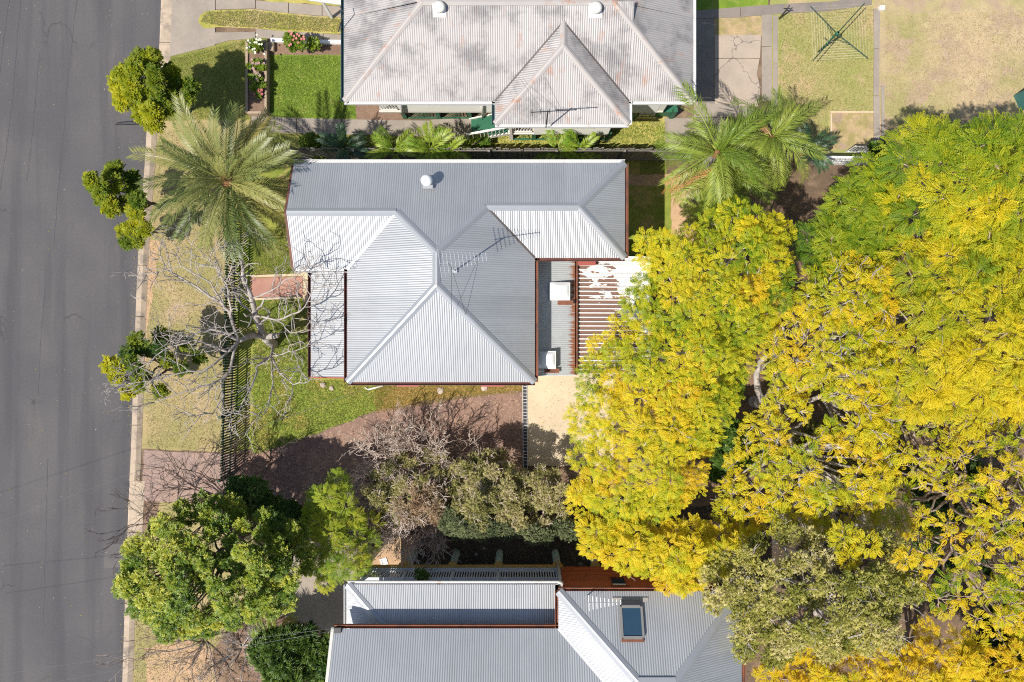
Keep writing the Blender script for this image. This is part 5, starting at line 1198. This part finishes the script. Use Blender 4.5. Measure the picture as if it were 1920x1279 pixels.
def twig_bush(name, label, base, n, L, r, depth, bark, seed, spread=0.6, tilt=0.7, lean=(0, 0), kids=3, rise=0.12, rmin=0.008, z0=0.0):
    random.seed(seed); b = at(base[0], base[1], z0); t = thing(name, label, 'bush', b); mb = MB()
    for k in range(n):
        a = 2 * math.pi * (k + random.random() * 0.7) / n; ti = tilt * random.uniform(0.5, 1.2)
        twigs(mb, b + Vector((math.cos(a) * 0.06, math.sin(a) * 0.06, 0)), (math.cos(a) * math.sin(ti) + lean[0], math.sin(a) * math.sin(ti) + lean[1], math.cos(ti)), L * random.uniform(0.8, 1.2), r, depth, spread, kids, rise, rmin)
    build('twigs', mb, M[bark], t, True); return t
twig_bush('bare_bush', 'pale leafless bush standing highest among the dry shrubs beside the gravel drive', (800, 862), 6, 1.45, 0.045, 4, 'twigtan', 61, tilt=0.75, lean=(0, 0.25), rmin=0.011)
twig_bush('bare_bush', 'tangled pale leafless bush at the left of the dry shrubs', (728, 872), 7, 1.4, 0.042, 4, 'twigtan', 62, tilt=0.8, lean=(-0.1, 0.1), rmin=0.011)
twig_bush('bare_bush', 'sprawling leafless bush lowest among the dry shrubs', (765, 900), 6, 1.35, 0.04, 4, 'twigtan', 63, tilt=0.85, rmin=0.011)
twig_bush('bare_bush', 'leafless bush near the drain end of the dry shrubs', (855, 868), 5, 1.35, 0.04, 4, 'twigtan', 64, tilt=0.8, lean=(0.1, 0.15), rmin=0.011)
twig_bush('bare_bush', 'bleached leafless bush beside the deck of the lower house', (795, 968), 7, 1.4, 0.042, 4, 'twigtan', 65, tilt=0.8, lean=(0, -0.15), rmin=0.011)
twig_bush('bare_bush', 'small bleached bush left of the lower house deck', (742, 965), 6, 1.25, 0.04, 4, 'twigtan', 66, tilt=0.8, lean=(0, -0.1), rmin=0.011)
twig_bush('bare_bush', 'dark twiggy bush reaching over the pink gravel crossover', (425, 935), 6, 1.95, 0.032, 4, 'barkdark', 67, tilt=0.9, lean=(-0.5, 0.22), rmin=0.009, kids=2, spread=0.5)
twig_bush('bare_bush', 'dark leafless bush overhanging the kerb above the big round tree', (335, 985), 5, 1.9, 0.030, 4, 'barkdark', 68, tilt=0.95, lean=(-0.5, 0.12), rmin=0.009, kids=2, spread=0.5)
twig_bush('bare_bush', 'leafless bush on the dry verge in the lower left corner', (385, 1200), 8, 1.8, 0.034, 4, 'bark', 69, kids=2, tilt=1.05, lean=(-0.2, -0.25), rmin=0.010)
twig_bush('bare_bush', 'grey fallen looking twiggy bush below the big round tree', (455, 1215), 6, 1.0, 0.035, 4, 'barkgrey', 70, tilt=1.1, rmin=0.009)
twig_bush('bare_bush', 'thin bare sapling on the brown gravel by the front fence', (510, 866), 5, 1.55, 0.028, 4, 'barkdark', 71, tilt=0.6, lean=(-0.05, 0.1), rmin=0.010, kids=2, spread=0.5)

# ------------------------------------------------------------------ palms
def frond_mesh(name, L, leaf, n, droop, m, w=0.026, vee=0.35, hang=0.25, seed=1, curve=1.3, plumose=0.0, fwd=0.75):
    r = np.random.default_rng(seed); V, F = [], []; T = np.linspace(0, 1, 13); ang = -droop * T ** curve; dx = np.cos(ang) * L / 12; dz = np.sin(ang) * L / 12
    X = np.r_[0, np.cumsum(dx[:-1])]; Z = np.r_[0, np.cumsum(dz[:-1])]; sway = r.normal(0, 0.05) * T ** 2 * L
    def pt(t): return np.array([np.interp(t, T, X), np.interp(t, T, sway), np.interp(t, T, Z)]), np.interp(t, T, ang)
    for i in range(n):
        t = 0.14 + 0.86 * (i + r.random() * 0.5) / n; p, a = pt(min(t, 1)); fw = np.array([math.cos(a), 0, math.sin(a)]); upv = np.array([-math.sin(a), 0, math.cos(a)])
        if r.random() < 0.07: continue
        ll = leaf * (0.35 + 0.65 * math.sin(math.pi * min(1, 0.12 + 0.80 * t)) ** 0.7) * r.uniform(0.85, 1.1)
        for s in (1, -1):
            f = fwd + 0.35 * t; v = vee + r.normal(0, 0.12 + plumose); d = norm(fw * f + np.array([0, s, 0]) + upv * v); b = len(V)
            sdv = norm(np.cross(d, upv)) * w * 0.5; mid = p + d * ll * 0.5; tip = p + d * ll + np.array([0, 0, -hang * ll]) + fw * 0.05 * ll
            V += [p, mid + sdv + (0, 0, -hang * ll * 0.12), tip, mid - sdv + (0, 0, -hang * ll * 0.12)]; F += [(b, b + 1, b + 2, b + 3)]
    for i in range(12):                                            # stalk as a thin keel
        p, a = pt(T[i]); q, a2 = pt(T[i + 1]); wd0, wd1 = 0.035 * (1 - 0.8 * T[i]) * L / 2.5, 0.035 * (1 - 0.8 * T[i + 1]) * L / 2.5; b = len(V)
        V += [p + (0, wd0, 0.004), q + (0, wd1, 0.004), q + (0, 0, 0.018), p + (0, 0, 0.018), p + (0, -wd0, 0.004), q + (0, -wd1, 0.004)]; F += [(b, b + 1, b + 2, b + 3), (b + 3, b + 2, b + 5, b + 4)]
    me = bpy.data.meshes.new(name); me.from_pydata([tuple(v) for v in V], [], F); me.update(); me.materials.append(m); return me

def palm(name, label, px, z, meshes, n, lean, pitch, trunk_r, bark='fibre', seed=1, scale=(0.85, 1.1), extra=(), group=None, heart=True, zbase=0.0):
    """crown of single fronds on a trunk; pitch = (lowest, highest) angle in radians"""
    random.seed(seed); top = at(px[0], px[1], z); base = Vector((top.x + lean[0], top.y + lean[1], zbase)); t = thing(name, label, 'palm', base, group); mb = MB()
    rows = max(3, int(z / 0.25)); path = [base.lerp(top - Vector((0, 0, 0.3)), i / rows) for i in range(rows + 1)]; mb.tube(path, [trunk_r * (1.12 if i % 2 else 0.95) for i in range(rows + 1)], 10); build('trunk', mb, M[bark], t)
    if heart:
        h = MB(); h.lathe((top.x, top.y, z - 0.35), [(trunk_r * 1.05, 0), (trunk_r * 1.25, 0.15), (trunk_r * 0.8, 0.32), (trunk_r * 0.15, 0.45)], 10); build('crown_heart', h, M['fibre'], t)
    ga = 2.39996
    for i in range(n):
        f = (i + 0.5) / n; p = pitch[0] + (pitch[1] - pitch[0]) * f ** 1.15 + random.gauss(0, 0.07); s = random.uniform(*scale) * (0.9 if f > 0.85 else 1)
        o = bpy.data.objects.new('frond', random.choice(meshes)); C.objects.link(o); o.parent = t; a = i * ga + random.gauss(0, 0.25)
        o.location = top + Vector((math.cos(a) * trunk_r, math.sin(a) * trunk_r, 0.12 * f - 0.05)) - base; o.rotation_euler = (random.gauss(0, 0.32), -p, a); o.scale = (s, s, s)
    for i in range(5):
        o = bpy.data.objects.new('frond', random.choice(meshes)); C.objects.link(o); o.parent = t; s = random.uniform(0.35, 0.6)
        o.location = top - base - Vector((0, 0, 0.12)); o.rotation_euler = (random.gauss(0, 0.3), -random.uniform(1.15, 1.5), random.uniform(0, 6.28)); o.scale = (s, s, s)
    for me, a, p, s in extra:
        o = bpy.data.objects.new('frond', me); C.objects.link(o); o.parent = t; o.location = top - base; o.rotation_euler = (0, -math.radians(p), math.radians(a)); o.scale = (s, s, s)
    return t
DF = [frond_mesh('date_frond', 3.05, 0.54, 54, 0.75 + 0.12 * i, M['datefrond'], 0.034, 0.30, 0.18, 100 + i) for i in range(4)]
DY = frond_mesh('date_frond_yellow', 2.9, 0.46, 60, 0.85, M['dateyellow'], 0.026, 0.28, 0.2, 110)
palm('date_palm', 'large date palm with arching grey green fronds at the front corner of the middle house', (425, 338), 4.3, DF, 44, (0.05, 0.05), (-0.5, 1.25), 0.26, seed=81, scale=(0.74, 0.95),
     extra=[(DY, 62, 8, 0.95), (DY, -35, 5, 0.9), (DY, -62, -10, 0.8), (DY, 25, 20, 0.8)])
QF = [frond_mesh('queen_frond', 2.5, 0.52, 52, 1.25 + 0.15 * i, M['queenfrond'], 0.030, 0.15, 0.65, 120 + i, 1.2, 0.35, 0.6) for i in range(4)]
QD = frond_mesh('dead_frond', 1.9, 0.45, 60, 1.0, M['deadfrond'], 0.022, 0.0, 0.6, 130, 1.2, 0.3)
QG = frond_mesh('grey_frond', 1.7, 0.5, 60, 1.3, M['greyfrond'], 0.022, 0.0, 0.8, 131, 1.2, 0.4)
palm('queen_palm', 'tall feathery queen palm over the concrete behind the old iron roofed house', (1346, 285), 4.8, QF, 19, (-0.1, -0.2), (-0.55, 1.2), 0.14, 'barkgrey', 82, (0.75, 1.0), extra=[(QG, 58, -15, 1.1), (QG, 75, -20, 1.0), (QD, 152, -28, 0.95)])
palm('queen_palm', 'feathery green palm with an orange dead frond beside the back lawn', (1448, 258), 3.9, QF, 20, (0.1, -0.2), (-0.3, 1.0), 0.13, 'barkgrey', 83, (0.65, 0.85), extra=[(QD, 128, 10, 0.55)])
palm('queen_palm', 'lower green palm next to the sandy dirt yard, tan dead frond toward the house', (1366, 322), 3.4, QF, 20, (0.0, -0.1), (-0.35, 0.95), 0.13, 'barkgrey', 84, (0.75, 0.95), extra=[(QD, 187, -5, 1.25), (QD, 178, -18, 1.0)])
CF = [frond_mesh('cane_frond', 0.95, 0.34, 26, 1.0 + 0.25 * i, M['canefrond'], 0.03, 0.35, 0.25, 140 + i, 1.2, 0.05, 0.9) for i in range(3)]
BF = [frond_mesh('blue_frond', 0.95, 0.36, 28, 1.0 + 0.25 * i, M['bluefrond'], 0.028, 0.3, 0.3, 150 + i, 1.2, 0.05, 0.9) for i in range(2)]
for i, (px, z, ms, n, lab) in enumerate((((737, 281), 1.6, CF, 10, 'leftmost bright green cane palm against the side fence'),
                                         ((806, 279), 1.7, CF, 11, 'left one of the cane palm pair at the bend of the concrete path'),
                                         ((842, 286), 1.5, CF, 9, 'right one of the cane palm pair at the path bend, nearer the green stairs'),
                                         ((648, 276), 1.5, BF, 12, 'blue green palm in the shade beyond the date palm'),
                                         ((1042, 284), 1.3, CF, 9, 'small cane palm with yellow fronds below the lattice wall'),
                                         ((1083, 286), 1.4, CF, 10, 'small cane palm right of the yellow tinged one below the lattice wall'),
                                         ((1518, 280), 1.8, BF, 11, 'dark fan shaped palm at the left end of the white slatted fence'))):
    palm('cane_palm', lab, px, z, ms, n, (0.02, 0.02), (0.1, 1.15), 0.05, 'rachis' if False else 'fibre', 90 + i, heart=False)
# strap leaved plants by the rocks, and banana like leaves near the palms
SF = [frond_mesh('strap_leaf', 1.0, 0.30, 20, 1.2 + 0.3 * i, M['queenfrond'], 0.03, 0.2, 0.4, 160 + i) for i in range(2)]
palm('strap_plant', 'arching dark strappy plant beside the sandy dirt patch', (1322, 402), 1.0, SF, 26, (0, 0), (0.0, 1.2), 0.06, seed=99, heart=False)
palm('strap_plant', 'strappy green plant left of the shrub by the lower house gable', (515, 1200), 1.3, SF, 26, (0, 0), (0.0, 1.2), 0.06, seed=98, heart=False)

# ------------------------------------------------------------------ small things
def clothesline():
    c = at(1534, 98); t = thing('clothesline', 'green rotary clothesline standing on the dry back lawn', 'clothesline', c); hz = 1.72
    q = MB(); q.tube([c, (c.x, c.y, hz + 0.12)], 0.035, 10); q.lathe((c.x, c.y, hz - 0.08), [(0.07, 0), (0.07, 0.16), (0.05, 0.2)], 10); mast = build('mast', q, M['greenpaint'], t, True)
    q = MB(); q.tube([(c.x, c.y, 1.0), (c.x - 0.22, c.y + 0.16, 1.02)], 0.014, 5); build('crank_handle', q, M['darkmetal'], mast)
    tips = []
    for k in range(4):
        a = math.radians(-42 + 90 * k); tip = Vector((c.x + 1.45 * math.cos(a), c.y + 1.45 * math.sin(a), hz + 0.16)); tips.append(tip)
        q = MB(); q.tube([(c.x, c.y, hz), tip], 0.020, 6); q.tube([(c.x, c.y, hz - 0.35), Vector((c.x, c.y, hz)).lerp(tip, 0.42)], 0.011, 5); build('arm', q, M['darkgreen'], t)
    for f in np.linspace(0.3, 0.98, 8):
        q = MB(); h = Vector((c.x, c.y, hz))
        for k in range(4): q.tube([h.lerp(tips[k], f), h.lerp(tips[(k + 1) % 4], f)], 0.0024, 3)
        build('line', q, M['offwhite'], t)
clothesline()

def bed_planter():
    t = thing('planter_bed', 'narrow raised planter bed with timber sides and soil along the bright lawn', 'planter', at(486, 150))
    a, b, c, d = (469, 86), (504, 86), (504, 217), (469, 217)
    for p, q_ in ((a, d), (b, c), (a, b), (d, c)):
        q = MB(); q.beam(at(*p, 0) + Vector((0, 0, 0.19)), at(*q_, 0) + Vector((0, 0, 0.19)), 0.09, 0.38); build('sleeper', q, M['sleeper'], t)
    q = MB(); q.prism([at(471, 88), at(502, 88), at(502, 215), at(471, 215)], 0.0, 0.30); build('soil', q, M['bedsoil'], t)
    q = MB(); q.prism([at(500, 83), at(516, 83), at(516, 99), at(504, 99)], 0.0, 0.2, 0.01); build('shadow_block', q, M['sleeper'], t)  # added block standing in for a square of cast shadow beside the bed
bed_planter()
def bloom(label, px, n, cols, zr, seed, r=0.35, name='flowering_plant', hgt=0.55, leafcol='green', petals=0.055, owner=None):
    rng = np.random.default_rng(seed); c = at(px[0], px[1], zr); t = owner or thing(name, label, 'flower', c)
    if not owner:
      cen = np.c_[rng.normal(c.x, r * 0.45, 9), rng.normal(c.y, r * 0.45, 9), zr + hgt * 0.4 + rng.random(9) * hgt * 0.3]; leaf_mass('foliage', cen, np.full(9, r * 0.4), 36, T_OVAL, 0.075, leafcol, np.full(9, 0.45), M['glossleaf'], t, rng=rng)
    P = np.c_[rng.normal(c.x, r * 0.55, n), rng.normal(c.y, r * 0.55, n), zr + hgt * rng.uniform(0.75, 1.0, n)]
    q = MB()
    for p in P:
        for k in range(5):
            a = 2 * math.pi * k / 5 + p[0] * 9; s = petals * 0.5; d = Vector((math.cos(a), math.sin(a), 0.25)); e = Vector((-math.sin(a), math.cos(a), 0)); o = Vector(p); q.add([o, o + d * petals * .6 + e * s, o + d * petals * 1.2, o + d * petals * .6 - e * s], [(0, 1, 2, 3)])
    build('blossoms', q, paint('petals', tuple(c * 0.85 for c in cols), 0.6, 0.2), t)['kind'] = 'stuff'
bloom('white lily clump flowering at the upper end of the raised planter', (484, 92), 20, (0.74, 0.72, 0.58), 0.3, 1, 0.36, petals=0.045)
bloom('mauve pink flowers growing in the middle of the raised planter', (486, 126), 8, (0.42, 0.25, 0.25), 0.3, 2, 0.30, hgt=0.35)
bloom('pinkish seedlings below the middle of the raised planter', (487, 148), 6, (0.42, 0.28, 0.25), 0.3, 3, 0.25, hgt=0.3)
bloom('red flower near the lower end of the raised planter', (487, 172), 6, (0.45, 0.13, 0.12), 0.3, 4, 0.28, hgt=0.35)
bloom('', (560, 76), 14, (0.62, 0.22, 0.20), 0.75, 5, 0.36, 'rose_blooms', 0.45, petals=0.05, owner=ROSE)
bloom('red leaved pot plant in the left corner of the lower house deck', (704, 1086), 10, (0.48, 0.05, 0.05), 2.1, 6, 0.28, hgt=0.6)

def edging():
    t = thing('garden_edging', 'low white kerb edging between the driveway strip and the flower bed', 'edging', at(590, 80))
    for a, b in (((509, 78), (540, 79)), ((541, 79), (598, 81)), ((599, 81), (660, 82))):
        q = MB(); q.beam(at(*a, 0) + Vector((0, 0, 0.07)), at(*b, 0) + Vector((0, 0, 0.07)), 0.14, 0.16); build('kerb_block', q, M['white'], t)
edging()
def standpipe():
    c = at(1461, 36); t = thing('garden_tap', 'dark bent standpipe at the end of the narrow concrete strip', 'tap', c); q = MB()
    q.tube([c, (c.x, c.y, 0.85), (c.x + 0.06, c.y + 0.1, 0.95)], 0.03, 8); build('pipe', q, M['darkmetal'], t, True); q = MB(); q.tube([(c.x - 0.13, c.y + 0.02, 0.86), (c.x + 0.13, c.y + 0.02, 0.86)], 0.022, 6); build('handle', q, M['darkmetal'], t)
standpipe()
def box_thing(name, label, cat, px, size, m, z=0.0, rz=0.0, lid=None):
    c = at(px[0], px[1], 0); t = thing(name, label, cat, c + Vector((0, 0, z))); q = MB(); s = size
    q.prism([(c.x + dx * s[0] / 2 * math.cos(rz) - dy * s[1] / 2 * math.sin(rz), c.y + dx * s[0] / 2 * math.sin(rz) + dy * s[1] / 2 * math.cos(rz)) for dx, dy in ((-1, -1), (1, -1), (1, 1), (-1, 1))], z, z + s[2], 0.02)
    build('body', q, M[m], t)
    if lid: q = MB(); q.box((c.x, c.y, z + s[2] + 0.02), (s[0] * 1.06, s[1] * 1.06, 0.04), rz); build('lid', q, M[lid], t)
    return t
box_thing('meter_box', 'small pale blue box at the top of the long concrete strip', 'box', (1651, 18), (0.2, 0.16, 0.12), 'white', lid='offwhite')
box_thing('wheelie_bin', 'teal green bin at the right edge of the tan yard', 'bin', (1918, 190), (0.55, 0.7, 1.0), 'teal', rz=0.4, lid='teal')
def window_frame():
    c = at(720, 1053); t = thing('cast_off_window', 'small white square frame lying on the brown dirt by the deck', 'frame', c); q = MB(); a = 0.3
    for k in range(4):
        d = a + k * math.pi / 2; e = Vector((math.cos(d), math.sin(d), 0)) * 0.11; f = Vector((-math.sin(d), math.cos(d), 0)) * (0.14 if k % 2 else 0.14); q.beam(c + e - f + Vector((0, 0, .03)), c + e + f + Vector((0, 0, .03)), 0.05, 0.04 + k * 0.001)
    build('frame', q, M['white'], t); q = MB(); q.box((c.x, c.y, 0.02), (0.2, 0.2, 0.012), a); build('pane', q, M['greypaint'], t)
window_frame()
def stones():
    random.seed(3)
    for (lab, px, s, grp) in (('largest pale rock on the sandy dirt beside the strappy plant', (1298, 372), 0.26, None), ('second pale rock touching the largest one', (1308, 360), 0.17, None),
                              ('pale rock lying alone below the other two by the strappy plant', (1289, 398), 0.13, None), ('cream stone block against the bottom wall of the middle house', (826, 733), 0.15, None),
                              ('pale rubble stone at the verandah corner', (606, 722), 0.12, None), ('grey rubble stone beside the pale one at the verandah corner', (622, 728), 0.11, None), ('flat cream stone on the gravel side below the second red hood', (908, 728), 0.14, None),
                              ('white pebble stone on the pink gravel crossover', (301, 899), 0.06, None)):
        c = at(*px); bm = bmesh.new(); bmesh.ops.create_icosphere(bm, subdivisions=2, radius=s)
        for v in bm.verts: v.co *= random.uniform(0.82, 1.15); v.co.z *= 0.6; v.co.z += s * 0.3
        me = bpy.data.meshes.new('rock'); bm.to_mesh(me); bm.free(); me.materials.append(M['stone']); o = bpy.data.objects.new('rock', me); C.objects.link(o); o.location = c; tag(o, lab, 'rock', grp)
stones()
q = MB(); a = at(690, 731, 0.05); q.tube([a, at(718, 724, 0.05)], 0.035, 8); q.tube([at(690, 731, .05), at(684, 727, 0.05)], 0.03, 6); tag(build('white_pipe', q, M['offwhite'], None, True, loc=a), 'short white pipe lying on grass below the middle house', 'pipe')
q = MB(); P = [at(274, 235, 0.03), at(262, 231, 0.14), at(240, 231, 0.16), at(222, 232, 0.10), at(216, 235, 0.03)]; q.tube(P, [0.02, 0.07, 0.08, 0.05, 0.012], 7)
tag(build('fallen_branch', q, M['darkmetal'], None, True, loc=P[0]), 'dark palm sheath lying on the road under the yellow green street tree', 'branch')

# overhead service wires
def wire(label, a, b, sag, r=0.011, group=None):
    a, b = Vector(a), Vector(b); q = MB(); pts = [a.lerp(b, i / 20) - Vector((0, 0, sag * 4 * (i / 20) * (1 - i / 20))) for i in range(21)]; q.tube(pts, r, 5); tag(build('service_wire', q, M['wiregrey'], None, True, loc=a), label, 'wire', group)
h0 = at(634, 1182, 5.78); h1_ = at(640, 1177, 5.82)
wire('upper one of the twin power wires leaving the gable corner of the lower house', h1_, (-24.3, -11.6, 6.9), 0.35, 0.0052)
wire('lower one of the twin power wires leaving the gable corner of the lower house', h0, (-24.0, -12.6, 6.6), 0.35, 0.0052)
wire('thin pale wire crossing the lawn from the bottom left roof corner of the middle house', at(688, 728, 4.15), (-26.0, -9.2, 7.0), 0.3, 0.005)

# ------------------------------------------------------------------ grass blades, leaf litter
def scatter(name, px, n, z, kind, cols, size, seed, flat=False, mat='grassblade'):
    rng = np.random.default_rng(seed); poly = [tuple(at(p[0], p[1], 0)[:2]) for p in px]; A = np.array(poly); P = rng.uniform(A.min(0), A.max(0), (int(n * 2.2), 2)); P = P[inside(P, poly)][:n]; n = len(P)
    a = rng.random(n) * 2 * math.pi; L = size * rng.uniform(0.6, 1.4, n); w = L * (0.30 if not flat else 0.42); ca, sa = np.cos(a), np.sin(a); zz = np.full(n, z)
    up = L * rng.uniform(0.35, 1.0, n) if not flat else rng.uniform(0.002, 0.025, n)
    V = np.stack([np.c_[P[:, 0] - sa * w / 2, P[:, 1] + ca * w / 2, zz], np.c_[P[:, 0] + sa * w / 2, P[:, 1] - ca * w / 2, zz], np.c_[P[:, 0] + ca * L, P[:, 1] + sa * L, zz + up]], 1).reshape(-1, 3)
    F = np.arange(n * 3).reshape(-1, 3); cc = np.array(cols); k = rng.integers(0, len(cc), n); col = cc[k] * rng.uniform(0.75, 1.2, n)[:, None]
    o = np_build(name, V, F, M[mat], None, np.repeat(col, 3, 0)); o['kind'] = kind; return o
DRY = [(0.41, 0.32, 0.16), (0.34, 0.29, 0.12), (0.28, 0.26, 0.10), (0.45, 0.36, 0.20)]; GRN = [(0.17, 0.26, 0.03), (0.12, 0.20, 0.02), (0.26, 0.31, 0.06)]; MIX = [(0.26, 0.27, 0.06), (0.16, 0.22, 0.03), (0.34, 0.29, 0.10), (0.20, 0.25, 0.04)]
scatter('verge_grass', [(285, 245), (440, 245), (436, 845), (275, 838), (272, 560)], 26000, 0.004, 'stuff', DRY, 0.048, 201)
scatter('verge_grass', [(318, 112), (400, 92), (466, 75), (468, 222), (290, 228)], 11000, 0.006, 'stuff', MIX, 0.06, 202)
scatter('lawn_grass', [(509, 106), (667, 106), (667, 222), (509, 221)], 14000, 0.006, 'stuff', GRN, 0.055, 203)
scatter('lawn_grass', [(474, 430), (580, 430), (580, 512), (474, 516)], 7000, 0.006, 'stuff', MIX, 0.065, 204)
scatter('lawn_grass', [(474, 562), (582, 560), (586, 712), (735, 722), (715, 768), (640, 795), (560, 828), (500, 848), (474, 850)], 22000, 0.01, 'stuff', GRN + MIX, 0.065, 205)
scatter('back_grass', [(1460, 25), (1636, 12), (1636, 208), (1556, 210), (1540, 280), (1460, 230)], 17000, 0.006, 'stuff', DRY + MIX, 0.05, 206)
scatter('back_grass', [(1660, 30), (1960, 20), (1960, 260), (1660, 270)], 14000, 0.008, 'stuff', DRY, 0.05, 207)
scatter('side_grass', [(860, 230), (1248, 228), (1248, 296), (640, 296), (640, 258)], 12000, 0.008, 'stuff', MIX + GRN, 0.07, 208)
scatter('weeds', [(705, 722), (980, 722), (980, 735), (860, 748), (705, 774)], 6000, 0.014, 'stuff', [(0.38, 0.25, 0.08), (0.32, 0.21, 0.07), (0.30, 0.25, 0.05), (0.20, 0.22, 0.03)], 0.06, 209)
scatter('driveway_grass_blades', [(376, 42), (390, 24), (480, 22), (545, 30), (605, 35), (660, 40), (660, 63), (605, 61), (540, 57), (480, 53), (410, 50)], 7000, 0.042, 'stuff', DRY + MIX, 0.055, 210)
scatter('fallen_leaves', [(-100, -40), (300, -40), (232, 1320), (-100, 1320)], 260, 0.006, 'stuff', [(0.42, 0.36, 0.20), (0.38, 0.32, 0.05), (0.5, 0.45, 0.38)], 0.05, 211, True)
scatter('fallen_leaves', [(470, 850), (980, 735), (980, 960), (470, 960)], 5000, 0.022, 'stuff', [(0.42, 0.26, 0.18), (0.22, 0.13, 0.09), (0.50, 0.36, 0.26), (0.15, 0.09, 0.07)], 0.055, 212, True)
scatter('fallen_leaves', [(560, 960), (1340, 960), (1340, 1064), (700, 1064)], 3500, 0.008, 'stuff', [(0.20, 0.16, 0.12), (0.35, 0.30, 0.24), (0.10, 0.08, 0.06), (0.30, 0.24, 0.06)], 0.05, 213, True)
scatter('fallen_leaves', [(1150, 430), (1960, 300), (1960, 1300), (1300, 1300), (1150, 900)], 16000, 0.006, 'stuff', [(0.45, 0.34, 0.05), (0.30, 0.20, 0.12), (0.42, 0.30, 0.20), (0.20, 0.13, 0.08)], 0.07, 214, True)
scatter('verge_grass', [(256, 1110), (420, 1190), (480, 1270), (480, 1330), (250, 1330)], 7000, 0.006, 'stuff', DRY + [(0.30, 0.20, 0.12)], 0.055, 217)
scatter('gutter_leaves', [(268, 240), (277, 240), (262, 430), (249, 760), (246, 850), (236, 1100), (230, 1320), (222, 1320), (228, 1090), (238, 850), (246, 560)], 900, 0.006, 'stuff', [(0.30, 0.22, 0.12), (0.42, 0.34, 0.08), (0.16, 0.12, 0.08)], 0.05, 215, True)
scatter('pad_leaves', [(990, 705), (1090, 705), (1090, 872), (990, 872)], 260, 0.014, 'stuff', [(0.42, 0.34, 0.08), (0.30, 0.22, 0.12), (0.5, 0.42, 0.1)], 0.05, 216, True)

GROUPS = {'street_tree': 'street trees along the kerb', 'feathery_tree': 'yellow and lime feathery trees at the back', 'bare_bush': 'leafless twiggy bushes', 'cane_palm': 'small palms along the side fence',
          'queen_palm': 'queen palms behind the houses', 'shrub': 'leafy garden shrubs', 'rock': 'loose stones around the middle house', 'service_wire': 'overhead service wires', 'flowering_plant': 'flowers in the garden beds',
          'rose_bush': 'rose bushes beside the white edging', 'strap_plant': 'strappy leaved plants'}
for o in C.objects:
    if o.parent is None and o.get('category') and o.name.split('.')[0] in GROUPS: o['group'] = GROUPS[o.name.split('.')[0]]
